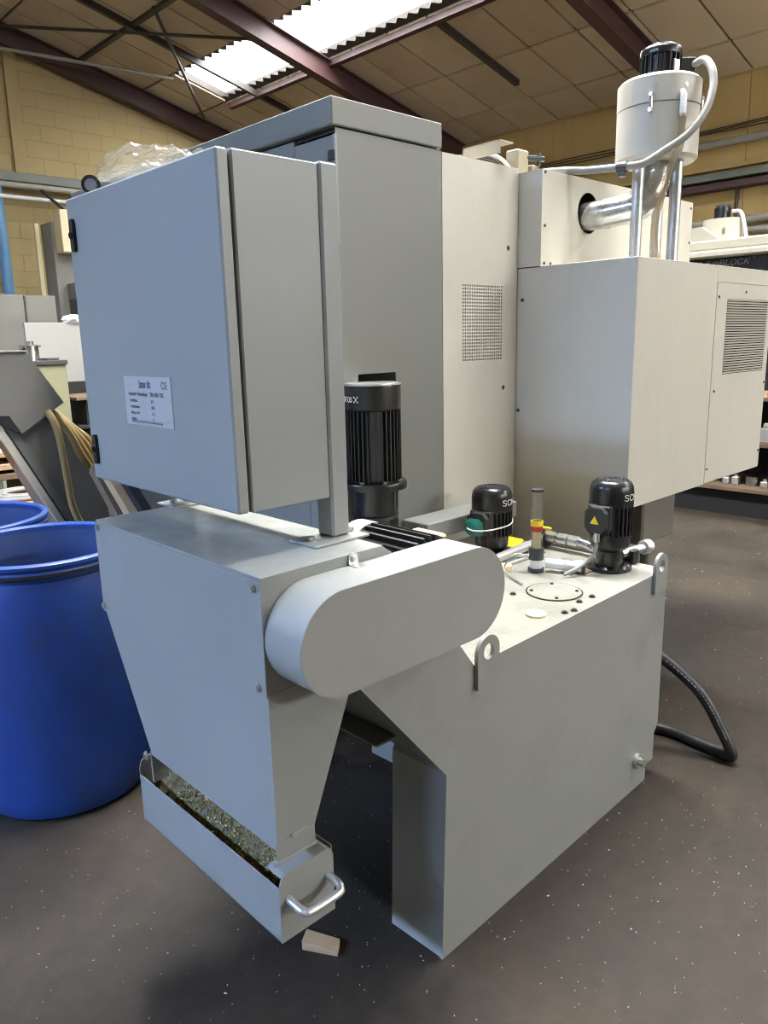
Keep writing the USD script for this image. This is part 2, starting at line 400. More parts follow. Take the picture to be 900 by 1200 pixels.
ys = [YB - 0.02 - 0.733 * k for k in range(17)]
PM = lambda: PANEL[int(rng.integers(0, 3))]
for rr_ in (rows, rows_up):
    for hi, lo in zip(rr_[:-1], rr_[1:]):
        for y1, y0 in zip(ys[:-1], ys[1:]):
            if y1 < 1.6:
                continue
            g = 0.016
            part(ce, 'ceiling_panel', slab(lo + 0.02, hi - 0.02, y0 + g, y1 - g, 0.0, 0.028), PM())
part(ce, 'ceiling_panel', slab(7.0, 7.93, SKY_Y1 + 0.03, ys[1] - 0.016, 0, 0.028), PM())
for y1, y0 in zip(ys[:-1], ys[1:]):
    if y0 > SKY_Y1 - 0.1:
        part(ce, 'ceiling_panel', slab(7.0, 7.93, y0 + 0.016, y1 - 0.016, 0, 0.028), PM())
part(ce, 'ceiling_lining', cat_([slab(-11, -7.97, YF, YB, 0, 0.028), slab(-6.97, 0, YF, YB, 0, 0.028), slab(0, 2.26, YF, YB, 0, 0.028), slab(3.27, 6.97, YF, 1.2, 0, 0.028), slab(7.97, 11, YF, 1.2, 0, 0.028)]), PANEL[0])
# skylight strips
for k, (a, b) in enumerate(SKY_STRIPS):
    w = thing('window_%d' % (k + 1), ('translucent corrugated skylight strip above the machine', 'skylight strip overhead near the ridge', 'skylight strip on the far roof slope behind the camera')[k], 'skylight', ((a + b) / 2, 2, roof_z((a + b) / 2)), kind='structure')
    cuts = [-8.0, -3.0, 2.0, 5.36, 9.39, 12.0] if k == 0 else [SKY_YR[k][0], sum(SKY_YR[k]) / 2, SKY_YR[k][1]]
    for y0, y1 in zip(cuts[:-1], cuts[1:]):
        n = max(12, int((y1 - y0) / 0.15) * 8)
        yy = np.linspace(y0, y1, n + 1)
        off = 0.17 + 0.028 * np.sin(2 * np.pi * yy / 0.15)
        V, F = [], []
        aa, bb = (a - 0.12, b + 0.12)
        for y, o in zip(yy, off):
            V += [(aa, y, roof_z(aa) + o), (bb, y, roof_z(bb) + o)]
        for i in range(n):
            q = 2 * i
            F += [[q, q + 1, q + 3], [q, q + 3, q + 2]]
        part(w, 'corrugated_sheet', trimesh.Trimesh(V, F, process=False), SHEET, smooth=True)
# opaque corrugated edge of the neighbouring roof sheets seen in the openings
n = 8 * int(20 / 0.15)
yy = np.linspace(SKY_Y0, SKY_Y1, n + 1)
PITCH = 0.2
for sgn, xe in ((-1, 6.965), (1, 7.945)):
    V, F = [], []
    for y in yy:
        w_ = abs(((y / PITCH) % 1.0) * 2 - 1) * 0.075          # corrugated edge of the neighbouring sheets
        if sgn > 0:
            V += [(xe + 0.02, y, roof_z(xe + 0.02) + 0.012), (xe - 0.03 - w_, y, roof_z(xe - 0.03 - w_) + 0.03)]
        else:
            V += [(xe, y, roof_z(xe) + 0.012), (xe + 0.03 + w_, y, roof_z(xe + 0.03 + w_) + 0.03)]
    for i in range(n):
        q = 2 * i
        F += [[q, q + 2, q + 3], [q, q + 3, q + 1]]
    m_ = trimesh.Trimesh(V, F, process=False)
    m2_ = m_.copy(); m2_.apply_translation((0, 0, 0.006))
    part(ce, 'roof_sheet_edge', cat_([m_, m2_]), EDGEG)
for xp in (8.03,):
    part(ce, 'purlin', slab(xp - 0.035, xp + 0.035, YF, SKY_Y1 + 0.05, -0.08, 0.0), RAFT if xp > 7.5 else DKSTEEL)
for xp in (5.9,):
    part(ce, 'purlin', slab(xp - 0.03, xp + 0.03, 9.4, YB, -0.05, -0.001), DKSTEEL)

# roof beams
RAFTERS = [('dark roof beam along the gable wall at left', 13.1), ('oxide red roof beam crossing the skylight above the grey column', 9.39), ('oxide red roof beam at upper right behind the mist collector', 5.36), ('roof beam above the camera', 1.33), ('roof beam behind the camera', -2.7), ('roof beam near the front gable', -6.7)]
for lab, y in RAFTERS:
    t = thing('roof_beam', lab, 'beam', (0, y, 5), kind='structure')
    for s in (1, -1):
        z = lambda x, o: roof_z(x) + o
        def sl_(o0, o1, w):
            return prism_xz([(0, z(0, o0)), (s * 11, z(11, o0)), (s * 11, z(11, o1)), (0, z(0, o1))], y - w / 2, y + w / 2)
        part(t, 'web', sl_(-0.30, -0.03, 0.012), RAFT)
        part(t, 'lower_flange', sl_(-0.315, -0.30, 0.17), RAFT)
        part(t, 'upper_flange', sl_(-0.03, -0.015, 0.17), RAFT)
# bracing rods in the gable bay
def rod(label, p0, p1, r, m, cat='brace'):
    t = solo('wind_brace', cyl(p0, p1, r, 10), m, label, cat)
    return t
rod('thin dark brace running from the gable wall to the red roof beam across the skylight', (4.6, 13.0, roof_z(4.6) - 0.14), (7.05, 9.5, roof_z(7.05) - 0.14), 0.022, DKSTEEL)
rod('pale brace tube from the gable wall to the left corner of the skylight', (4.3, 13.05, roof_z(4.3) - 0.5), (7.02, 12.1, roof_z(7.02) - 0.03), 0.026, PIPEG)
rod('dark brace rising steeply past the left end of the skylight', (5.75, 10.3, roof_z(5.75) - 0.13), (7.9, 12.7, roof_z(7.9) - 0.13), 0.025, DKSTEEL)
t = solo('ceiling_bar', slab(4.6, 8.9, 11.17, 11.23, -0.09, -0.001), DKSTEEL, 'dark bar running down the ceiling slope under the left end of the skylight', 'bar')
t = solo('ceiling_bar', slab(8.1, 9.75, 7.26, 7.34, -0.07, -0.001), DKSTEEL, 'short dark bar on the ceiling panels above the cream panel', 'bar')

# wall services, right wall
def wallrun(name, cat, label, z, r, m, off=0.14, boxy=None, y0=-7.5, y1=13.0):
    if boxy:
        mesh = bx(11 - off - boxy[0], 11 - off, y0, y1, z - boxy[1] / 2, z + boxy[1] / 2, 0.004)
    else:
        mesh = cyl((11 - off, y0, z), (11 - off, y1, z), r, 14)
    return solo(name, mesh, m, label, cat)
wallrun('wall_pipe', 'pipe', 'grey pipe high on the right yellow wall, uppermost of the pipes', 3.99, 0.05, PIPEG)
for k, z in enumerate((4.14, 4.17, 4.2)):
    solo('wall_cable', tube(spline([(10.93, y, z + 0.015 * math.sin(y * 1.7 + k)) for y in np.linspace(-7, 13, 14)], 60), 0.008, 6), DKSTEEL, 'thin dark cable clipped along the right wall above the grey pipe, %s of three' % ('lowest', 'middle', 'highest')[k], 'cable')
wallrun('wall_ledge', 'ledge', 'yellow ledge along the right wall below the upper pipe', 3.69, 0, YWALLR, off=0.0, boxy=(0.1, 0.05))
wallrun('steel_rail', 'rail', 'grey green steel rail along the right wall between ledge and red beam', 3.56, 0, GRNSTEEL, off=0.05, boxy=(0.2, 0.09))
wallrun('red_wall_beam', 'beam', 'dull red steel beam along the right wall', 3.44, 0, RAFT, off=0.02, boxy=(0.2, 0.09))
wallrun('wall_pipe', 'pipe', 'grey pipe on the right wall just above the far white machine, upper of two', 2.98, 0.05, PIPEG)
wallrun('wall_pipe', 'pipe', 'grey pipe on the right wall just above the far white machine, lower of two', 2.84, 0.05, PIPEG)
solo('wall_conduit', cyl((10.93, 4.55, 2.9), (10.93, 4.55, 3.42), 0.025, 10), DKSTEEL, 'thin vertical conduit on the right wall above the far black motor', 'conduit')
# gable wall services
solo('wall_beam', bx(-10, 10.9, 12.95, 13.15, 4.05, 4.18, 0.005), GRNSTEEL, 'grey green steel beam along the gable wall behind the grey cabinet', 'beam')
solo('wall_pipe', cyl((-10, 12.9, 3.98), (10.9, 12.9, 3.98), 0.045, 14), PIPEG, 'pale pipe on the gable wall just under the steel beam', 'pipe', smooth=40)
solo('wall_pipe', cyl((-10, 12.75, 3.78), (10.9, 12.75, 3.78), 0.03, 14), WHITEPL, 'thin white pipe across the gable wall in front of the blue pipe', 'pipe', smooth=40)
solo('blue_pipe', cyl((4.36, 12.95, 0), (4.34, 12.95, 4.0), 0.085, 20), PIPEB, 'pale blue vertical pipe on the gable wall at far left', 'pipe', smooth=40)
solo('strut', cyl((5.0, 12.9, 3.95), (5.25, 12.3, 3.45), 0.025, 10), DKSTEEL, 'dark diagonal strut below the gable wall pipe', 'strut')
solo('gable_conduit', cyl((8.02, YB - 0.03, 0.5), (8.02, YB - 0.03, 5.0), 0.012, 8), DKSTEEL, 'thin vertical conduit on the gable wall above the plastic bag', 'conduit')

# ================================================================== COOLANT FILTER UNIT
fu = thing('coolant_filter_unit', 'grey coolant filter unit with discharge hopper, rounded drive cover and wide tank', 'filter unit', (1.2, 1.45, 0))
TK = (1.22, 1.113, 0)
def tk(m):      # the tank stands 1.7 degrees askew to its hopper
    return rotz(m, 1.7, TK)
side = [(1.225, 0), (2.335, 0), (2.335, 0.09), (2.415, 0.19), (2.415, 0.77), (1.352, 0.77), (1.16, 1.015), (0.985, 0.835), (1.245, 0.515)]
side = [(1.225, 0), (2.335, 0), (2.335, 0.09), (2.415, 0.19), (2.415, 0.765), (1.352, 0.765), (1.12, 1.062), (0.965, 0.845), (1.245, 0.515)]
def insetx(poly, d):
    return list(Polygon(poly).buffer(-d, join_style=2).exterior.coords)[:-1]
part(fu, 'side_panel', tk(prism_xz(side, 1.113, 1.119)), GREYT)
part(fu, 'plinth', tk(prism_xz([(1.228, 0), (2.33, 0), (2.33, 0.09), (2.41, 0.19), (2.41, 0.6), (1.3, 0.6), (1.246, 0.515)], 1.1192, 1.295)), GREYT)
body = [(1.75, 0.05), (2.405, 0.05), (2.405, 0.760), (1.355, 0.760), (1.125, 1.055), (0.975, 0.85), (1.25, 0.53), (1.75, 0.53)]
part(fu, 'tank_body', tk(prism_xz(body, 1.1195, 1.90)), GREYT)
part(fu, 'tank_top', tk(bx(1.356, 2.414, 1.119, 1.905, 0.7605, 0.7655, 0.001)), GREYTOP)
part(fu, 'support_beam', bx(1.115, 1.215, 1.222, 1.86, 0.598, 0.604, 0.001), GREYT)
part(fu, 'support_beam', bx(1.50, 1.58, 1.30, 1.86, 0.40, 0.52, 0.003), GREYT)
# discharge head and hopper
yA, yB_ = 1.13, 1.843
head = [(0.757, 0.8935), (0.757, 1.125), (1.065, 1.125), (1.09, 1.108), (1.12, 1.065), (0.985, 0.8935)]
def head_solid():
    P = []
    for x, z in head:
        P += [(x, yA, z), (x, yB_, z)]
    return chull(P)
def hop_solid():
    top, bot = 0.893, 0.555
    P = []
    for (x, z, yl) in ((0.757, top, yB_), (0.985, top, yB_), (0.757, bot, 1.655), (0.846, bot, 1.655)):
        P += [(x, yA, z), (x, yl, z)]
    return chull(P)
part(fu, 'discharge_head', head_solid(), GREY)
part(fu, 'head_top', bx(0.755, 1.066, yA - 0.001, yB_ + 0.002, 1.1251, 1.1275, 0.001), HEADTOP)
part(fu, 'hopper', hop_solid(), GREY)
part(fu, 'front_panel', bx(0.7528, 0.7568, yA - 0.001, yB_ + 0.001, 0.889, 1.121, 0.0008), GREY)
for y, z in ((1.152, 1.105), (1.154, 0.905), (1.825, 1.112), (1.835, 0.905)):
    part(fu, 'bolt', hexbolt((0.7528, y, z), (-1, 0, 0), 0.0075), STEEL)
# rounded drive cover on the side
cx0, cx1, cz, cr = 0.861, 1.237, 1.0, 0.105
stad = unary_union([Point(cx0, cz).buffer(cr, 40), Point(cx1, cz).buffer(cr, 40), sbox(cx0, cz - cr, cx1, cz + cr)])
part(fu, 'drive_cover', prism_xz(stad, 1.021, 1.129), COVERP, smooth=30)
part(fu, 'drive_cover_face', prism_xz(stad.buffer(-0.0005), 1.0195, 1.0212), COVERP)
part(fu, 'cover_bracket', cat_([prism_xz(Polygon([(0.967, 1.09), (0.991, 1.09), (0.991, 1.118)] + [(0.979 + 0.012 * math.cos(a), 1.118 + 0.012 * math.sin(a)) for a in np.linspace(0, math.pi, 10)] + [(0.967, 1.118)]), 1.125, 1.129), bx(0.967, 0.991, 1.10, 1.129, 1.104, 1.107)]), STEEL)
part(fu, 'bolt', hexbolt((0.979, 1.125, 1.117), (0, -1, 0), 0.007), STEEL)
# end flange of hopper outlet
part(fu, 'outlet_flange', cat_([bx(0.752, 0.85, 1.126, 1.13, 0.535, 0.575, 0.001), bx(0.742, 0.85, 1.122, 1.13, 0.53, 0.537, 0.001), bx(0.79, 0.835, 1.124, 1.131, 0.57, 0.58, 0.001)]), GREY)
part(fu, 'outlet_bracket', bx(0.7575, 0.80, 1.662, 1.668, 0.475, 0.56, 0.001), GREY)
part(fu, 'outlet_bolt', hexbolt((0.752, 1.676, 0.548), (-1, 0, 0), 0.009), STEEL)
# lifting lugs
def lug(xc):
    w = 0.044
    ring = unary_union([sbox(xc - w, 0.70, xc + w, 0.79), Point(xc, 0.79).buffer(w, 24)]).difference(Point(xc, 0.792).buffer(0.021, 20))
    m = prism_xz(ring, 1.1015, 1.1128)
    return tk(m)
for xc in (1.397, 2.352):
    part(fu, 'lifting_lug', lug(xc), GREYT)
part(fu, 'drain_plug', tk(cat_([cyl((2.262, 1.113, 0.108), (2.262, 1.10, 0.108), 0.026, 20), cyl((2.262, 1.10, 0.108), (2.262, 1.085, 0.108), 0.013, 6), cyl((2.275, 1.10, 0.094), (2.275, 1.086, 0.094), 0.009, 6)])), STEEL)
# inspection cover ring and bolts on tank top
zt = 0.766
an = Point(0, 0).buffer(0.088, 40).difference(Point(0, 0).buffer(0.084, 40))
ringm = prism(an, 0.002); ringm.apply_translation((1.948, 1.288, zt))
disc = prism(Point(0, 0).buffer(0.083, 40), 0.003); disc.apply_translation((1.948, 1.288, zt))
part(fu, 'inspection_cover', disc, GREYTOP)
part(fu, 'cover_gasket', ringm, DARKGAP)
for a in (40, 130, 220, 310):
    part(fu, 'cover_bolt', hexbolt((1.948 + 0.07 * math.cos(math.radians(a)), 1.288 + 0.07 * math.sin(math.radians(a)), zt + 0.003), (0, 0, 1), 0.006, 0.004, False), DKSTEEL)
for p in [(1.844, 1.369), (1.811, 1.16), (1.845, 1.150), (1.92, 1.18), (1.986, 1.177)]:
    part(fu, 'top_bolt', hexbolt((p[0], p[1], zt), (0, 0, 1), 0.008, 0.006), DKSTEEL)
# posts for cabinet
for yc in (1.237, 1.83):
    part(fu, 'post', bx(1.021, 1.07, yc, yc + 0.055, 1.133, 1.893, 0.005), CAB)
    part(fu, 'post_foot', bx(0.95, 1.10, yc - 0.03, yc + 0.065, 1.1276, 1.133, 0.001), GREY)
    part(fu, 'bolt', hexbolt((0.975, yc + 0.02, 1.133), (0, 0, 1), 0.009, 0.009), STEEL)
    part(fu, 'bolt', hexbolt((1.085, yc + 0.02, 1.133), (0, 0, 1), 0.009, 0.009), STEEL)

# geared drive motor behind the cover
gm = thing('gear_motor', 'black finned gear motor with pale end shield lying behind the rounded drive cover', 'motor', (1.235, 1.25, 0.94))
gx, gz = 1.235, 1.028
fins = [cyl((gx, 1.135, gz), (gx, 1.345, gz), 0.068, 28)]
for a in np.arange(0, 360, 15):
    f = bx(gx - 0.0025, gx + 0.0025, 1.15, 1.345, gz + 0.062, gz + 0.083)
    fins.append(rot(f, a, (0, 1, 0), (gx, 1.2, gz)))
part(gm, 'finned_body', cat_(fins), BLACKM)
part(gm, 'end_shield', cyl((gx, 1.345, gz), (gx, 1.40, gz), 0.083, 32), ALU, smooth=40)
part(gm, 'terminal_box', bx(gx + 0.075, gx + 0.105, 1.19, 1.29, gz + 0.02, gz + 0.062, 0.006), DIRTC)

# tray under hopper
tr = thing('swarf_tray', 'grey hanging swarf tray with chrome pull handle under the hopper outlet', 'tray', (0.825, 1.43, 0.34))
x0, x1, y0, y1, z0 = 0.753, 0.895, 1.13, 1.727, 0.343
part(tr, 'front_wall', bx(x0, x0 + 0.003, y0, y1, z0, 0.472, 0.0008), GREY)
part(tr, 'back_wall', bx(x1 - 0.003, x1, y0, y1, z0, 0.50, 0.0008), GREY)
part(tr, 'bottom', bx(x0, x1, y0, y1, z0, z0 + 0.003, 0.0008), GREY)
endp = [(x0, z0), (x1, z0), (x1, 0.480), (x1 - 0.006, 0.494), (x1 - 0.018, 0.500), (x0 + 0.018, 0.496), (x0 + 0.006, 0.488), (x0, 0.470)]
part(tr, 'end_wall', prism_xz(endp, y0 - 0.003, y0), GREY)
part(tr, 'end_wall', prism_xz([(x, z + (0.02 if z > 0.4 else 0)) for x, z in endp], y1, y1 + 0.003), GREY)
part(tr, 'end_lid', prism_xz([(x0 + 0.008, 0.4905), (x0 + 0.018, 0.4965), (x1 - 0.018, 0.5005), (x1 - 0.006, 0.4945), (x1 - 0.008, 0.4925), (x1 - 0.018, 0.4975), (x0 + 0.018, 0.4935), (x0 + 0.01, 0.4885)], y0, y0 + 0.05), GREY)
hp = []
for (xa, ya, za) in [(0.775, 1.128, 0.437), (0.775, 1.095, 0.435), (0.779, 1.082, 0.432), (0.792, 1.074, 0.43), (0.862, 1.074, 0.43), (0.875, 1.082, 0.432), (0.879, 1.095, 0.435), (0.879, 1.128, 0.437)]:
    hp.append((xa, ya, za))
part(tr, 'handle', tube(spline(hp, 56), 0.0088, 14), ALU, smooth=40)
# swarf heap in the tray
gxn, gyn = 34, 170
X, Y = np.meshgrid(np.linspace(x0 + 0.004, x1 - 0.03, gxn), np.linspace(y0 + 0.004, y1 - 0.01, gyn), indexing='ij')
PT = np.stack([X, Y, 0 * X], -1)
Z = 0.425 + 0.055 * np.clip((X - x0) / 0.07, 0, 1) + 0.02 * meshkit.fbm(PT * 70, 4, 3) - 0.01 - 0.015 * np.clip((Y - 1.6) / 0.1, 0, 1)
V = np.stack([X, Y, Z], -1).reshape(-1, 3)
F = []
for i in range(gxn - 1):
    for j in range(gyn - 1):
        a = i * gyn + j
        F += [[a, a + gyn, a + gyn + 1], [a, a + gyn + 1, a + 1]]
chp = [trimesh.Trimesh(V, F, process=False)]
solo('swarf_heap', chp[0], SLUDGE, 'wet heap of fine brass coloured swarf lying in the grey tray', 'swarf', kind='stuff', smooth=True)
cv, cf = [], []
for k in range(3600):
    x, y = rng.uniform(x0 + 0.005, x0 + 0.085), y0 + 0.01 + (y1 - y0 - 0.13) * rng.uniform(0, 1) ** 1.3
    i = int(np.clip((x - x0 - 0.004) / (x1 - x0 - 0.034) * (gxn - 1), 0, gxn - 1)); j = int(np.clip((y - y0 - 0.004) / (y1 - y0 - 0.014) * (gyn - 1), 0, gyn - 1))
    z = Z[i, j] + 0.0015
    s = rng.uniform(0.0012, 0.0035)
    d1, d2 = rng.normal(size=3), rng.normal(size=3)
    d1 /= np.linalg.norm(d1); d2 /= np.linalg.norm(d2)
    b = len(cv)
    cv += [np.array([x, y, z]) + s * d1, np.array([x, y, z]) + s * d2 * 0.6, np.array([x, y, z]) - s * d1, np.array([x, y, z + s]) - s * d2 * 0.5]
    cf += [[b, b + 1, b + 2], [b, b + 2, b + 3], [b, b + 3, b + 1], [b + 1, b + 3, b + 2]]
solo('swarf_chips', trimesh.Trimesh(cv, cf, process=False), CHIPS, 'loose glittering chips on top of the swarf heap in the tray', 'swarf', kind='stuff')

# ================================================================== CONTROL CABINET
cb = thing('control_cabinet', 'grey wall-box style control cabinet with nameplate standing above the hopper', 'cabinet', (0.9, 1.58, 1.222))
part(cb, 'body', bx(0.822, 1.0205, 1.241, 1.895, 1.222, 1.889, 0.003), CAB)
part(cb, 'door_gasket', bx(0.8145, 0.822, 1.252, 1.885, 1.233, 1.878), DARKGAP)
dr = part(cb, 'door', bx(0.788, 0.8145, 1.238, 1.895, 1.224, 1.887, 0.004), CAB)
def lock(z):
    p = [(1.862 + dy, z + dz) for dy, dz in ((-0.007, -0.036), (0.006, -0.036), (0.009, -0.026), (0.009, 0.026), (0.006, 0.036), (-0.007, 0.036), (-0.010, 0.026), (-0.010, -0.026))]
    b = prism_yz(p, 0.780, 0.788)
    return cat_([b, cyl((0.7805, 1.862, z), (0.776, 1.862, z), 0.0075, 18), bx(0.7745, 0.7765, 1.8605, 1.8635, z - 0.005, z + 0.005)])
for z in (1.803, 1.300):
    part(cb, 'lock', lock(z), BLACK)
npth = part(cb, 'nameplate', bx(0.7865, 0.7881, 1.462, 1.676, 1.375, 1.483, 0.0003), PLATE)
R_, U_ = (0, -1, 0), (0, 0, 1)
def npt(txt, h, y, z, m, bold=False, xs=1.0):
    part(npth, 'lettering', text_on(txt, h, (0.7864, y - 0.016, z), R_, U_, 0.0003, bold, xs), m)
npt('Inter', 0.0145, 1.621, 1.4580, INK, True, 0.72)
npt('lit', 0.0145, 1.5835, 1.4580, INKB, True, 1.0)
npt('CE', 0.015, 1.520, 1.4575, INK, False, 1.0)
npt('Kompakt-Filteranlage', 0.0078, 1.672, 1.4405, INK, False, 0.80)
npt('TFA 200-TGI', 0.0085, 1.573, 1.4400, INK, True, 0.78)
for k, (a, b, mm) in enumerate((('Durchfluss', '62 l', INK), ('Tankvolumen', '800', INK), ('Auftrags-Nr.', '16 2', INKG), ('Baujahr', '12', INKG))):
    npt(a, 0.0062, 1.668, 1.4265 - 0.0135 * k, INK, False, 0.8)
    npt(b, 0.0064, 1.570, 1.4265 - 0.0135 * k, mm, False, 0.85)
part(npth, 'printed_line', bx(0.7862, 0.7865, 1.476, 1.652, 1.3868, 1.3872), INK)
npt('Reinigungsanlagen und Filtertechnik - Wartung siehe Anleitung der Anlage', 0.0038, 1.668, 1.3815, INKG, False, 0.78)
# film bag on the cabinet
bagl = thing('plastic_bag', 'crumpled clear plastic bag lying on top of the grey cabinet', 'bag', (0.9, 1.7, 1.889))
nb = 40
U, W = np.meshgrid(np.linspace(0, 1, nb), np.linspace(0, 1, 24), indexing='ij')
def bag_sheet(seed, hscale):
    yb = 1.835 - 0.43 * U
    xb = 0.815 + 0.14 * W
    prof = np.interp(U, [0, 0.1, 0.3, 0.6, 0.85, 1], [0.04, 0.10, 0.10, 0.07, 0.04, 0.008])
    arch = np.sin(np.pi * np.clip(W * 0.9 + 0.06, 0, 1)) ** 0.6
    pt = np.stack([U * 4.5, W * 3, 0 * U + seed], -1)
    ridge = np.abs(meshkit.fbm(pt, 3, seed) - 0.5) * 0.085
    zb = 1.8905 + prof * arch * hscale + ridge * arch - 0.008
    yb = yb + 0.03 * (meshkit.fbm(pt + 5, 2, seed + 4) - 0.5)
    xb = xb + 0.02 * (meshkit.fbm(pt + 9, 2, seed + 8) - 0.5)
    zb = np.maximum(zb, 1.8905)
    V = np.stack([xb, yb, zb], -1).reshape(-1, 3); F = []
    for i in range(nb - 1):
        for j in range(23):
            a = i * 24 + j
            F += [[a, a + 24, a + 25], [a, a + 25, a + 1]]
    return trimesh.Trimesh(V, F, process=False)
part(bagl, 'film', bag_sheet(3, 1.0), FILM)
part(bagl, 'inner_fold', bag_sheet(11, 0.55), FILM)
lampd = thing('round_gauge', 'small round black gauge with pale face beside the plastic bag on the cabinet', 'gauge', (0.83, 1.845, 1.889))
gc = np.array([0.822, 1.818, 1.911]); gd = np.array([-0.55, -0.80, -0.1]); gd /= np.linalg.norm(gd)
part(lampd, 'housing', cyl(gc - gd * 0.02, gc + gd * 0.012, 0.0215, 28), BLACKM, smooth=40)
part(lampd, 'face', cyl(gc + gd * 0.0122, gc + gd * 0.0135, 0.0135, 28), LENS)
part(lampd, 'centre_mark', cyl(gc + gd * 0.0136, gc + gd * 0.0142, 0.005, 20), INKG)

# ================================================================== PUMPS ON THE TANK
def round_motor(t, c, r, z0_, zfan, ztop, nf=28, logo='SCH', logo_dir=None, top=True):
    x, y = c
    fins = [cyl((x, y, z0_), (x, y, zfan), r * 0.84, 30)]
    for k in range(nf):
        f = bx(x + r * 0.8, x + r * 0.99, y - r * 0.025, y + r * 0.025, z0_ + 0.004, zfan)
        fins.append(rotz(f, 360.0 * k / nf, (x, y, 0)))
    part(t, 'finned_body', cat_(fins), BLACKM)
    h = ztop - zfan
    part(t, 'fan_cover', lathe([(r * 0.98, 0), (r * 1.0, 0.004), (r * 1.0, h * 0.55), (r * 0.96, h * 0.78), (r * 0.86, h * 0.93), (r * 0.72, h), (r * 0.7, h - 0.003), (0.0001, h - 0.003)], (x, y, zfan), 40), BLACK, smooth=50)
    slots = []
    for q in range(1, 5):
        rr = r * 0.66 * q / 4.5
        g = prism(Point(0, 0).buffer(rr + 0.0016, 20).difference(Point(0, 0).buffer(rr - 0.0016, 20)), 0.003)
        g.apply_translation((x, y, ztop - 0.003)); slots.append(g)
    for a in range(0, 180, 30):
        slots.append(rotz(bx(x - r * 0.66, x + r * 0.66, y - 0.0012, y + 0.0012, ztop - 0.003, ztop - 0.0005), a, (x, y, 0)))
    part(t, 'fan_grille', cat_(slots), DKPL)
    if logo:
        m = meshkit.text_mesh(logo, r * 0.3, 0.001)
        a0 = math.radians(logo_dir)
        rad = r * 1.003
        V = m.vertices.copy(); V[:, 0] *= 1.1
        ang = a0 + V[:, 0] / rad
        m.vertices = np.stack([x + (rad + V[:, 2]) * np.cos(ang), y + (rad + V[:, 2]) * np.sin(ang), zfan + h * 0.28 + V[:, 1]], -1)
        part(t, 'logo', m, INKW)
def terminal(t, c, r, z, ang, m, w=0.07, d=0.05, h=0.085, name='terminal_box'):
    x, y = c
    poly = [(-w / 2, -h * 0.3), (-w * 0.3, -h / 2), (w * 0.3, -h / 2), (w / 2, -h * 0.3), (w / 2, h * 0.3), (w * 0.3, h / 2), (-w * 0.3, h / 2), (-w / 2, h * 0.3)]
    b = cat_([prism_yz(poly, r * 0.8, r + d), bx(r * 0.7, r + d * 0.45, -w * 0.55, w * 0.55, -h * 0.45, h * 0.55, 0.004)])
    b.apply_transform(rotation_matrix(math.radians(ang), (0, 0, 1)))
    b.apply_translation((x, y, z))
    return part(t, name, b, m)

# pump at the far right of the tank
c3 = (2.288, 1.297)
p3 = thing('coolant_pump', 'black coolant pump with yellow warning triangle at the right end of the tank top', 'pump', (c3[0], c3[1], zt))
part(p3, 'base_flange', cyl((*c3, zt), (*c3, zt + 0.012), 0.076, 40), BLACK, smooth=40)
part(p3, 'neck', cyl((*c3, zt + 0.012), (*c3, zt + 0.075), 0.047, 30), BLACK, smooth=40)
part(p3, 'pump_head', lathe([(0.047, 0), (0.062, 0.012), (0.066, 0.025), (0.066, 0.06), (0.062, 0.066), (0.0001, 0.066)], (*c3, zt + 0.065), 36), BLACK, smooth=40)
round_motor(p3, c3, 0.073, zt + 0.12, zt + 0.222, zt + 0.308, logo_dir=243)
tb = terminal(p3, c3, 0.062, zt + 0.185, 180, BLACKM, 0.075, 0.04, 0.085)
d_ = np.array([math.cos(math.radians(180)), math.sin(math.radians(180)), 0]); s_ = np.array([-d_[1], d_[0], 0])
tp = np.array([c3[0], c3[1], zt + 0.185]) + d_ * 0.1028
tri = [tp + s_ * a + np.array([0, 0, b]) + d_ * e for a, b in ((-0.016, -0.012), (0.016, -0.012), (0, 0.016)) for e in (0, 0.001)]
part(tb, 'warning_triangle', chull(tri), YELLOW)
gp = np.array([c3[0], c3[1], zt + 0.135]) + d_ * 0.085
part(p3, 'cable_gland', cyl(gp + [0, 0, 0.012], gp - [0, 0, 0.025], 0.011, 12), STEEL)
part(p3, 'power_cable', tube(spline([gp - [0, 0, 0.02], gp + np.array([-0.01, 0.0, -0.06]), gp + d_ * 0.03 + np.array([-0.02, 0.02, -0.10]), gp + d_ * 0.06 + np.array([-0.05, 0.05, -0.125])], 30), 0.006, 10), HOSEG, smooth=40)
for a in (20, 110, 200, 290):
    part(p3, 'flange_bolt', hexbolt((c3[0] + 0.065 * math.cos(math.radians(a)), c3[1] + 0.065 * math.sin(math.radians(a)), zt + 0.012), (0, 0, 1), 0.006, 0.005), STEEL)
# pump at the middle
c2 = (2.175, 1.715)
p2 = thing('coolant_pump', 'black coolant pump with teal taped terminal box and white cable tie behind the drive cover', 'pump', (c2[0], c2[1], zt))
part(p2, 'base_flange', cyl((*c2, zt), (*c2, zt + 0.012), 0.072, 40), BLACK, smooth=40)
part(p2, 'pump_head', lathe([(0.045, 0), (0.05, 0.01), (0.06, 0.02), (0.062, 0.06), (0.062, 0.075), (0.0001, 0.075)], (*c2, zt + 0.012), 36), BLACK, smooth=40)
round_motor(p2, c2, 0.075, zt + 0.07, zt + 0.165, zt + 0.25, logo_dir=247)
tb = terminal(p2, c2, 0.064, zt + 0.125, 186, BLACKM, 0.08, 0.04, 0.085)
tw = lathe([(0.034, -0.03), (0.044, -0.02), (0.047, 0), (0.044, 0.02), (0.03, 0.034)], (0, 0, 0), 20)
tw.apply_transform(np.diag([0.7, 1, 1, 1])); tw.apply_transform(rotation_matrix(math.radians(186), (0, 0, 1)))
tw.apply_translation(np.array([c2[0], c2[1], zt + 0.115]) + d_ * 0.088)
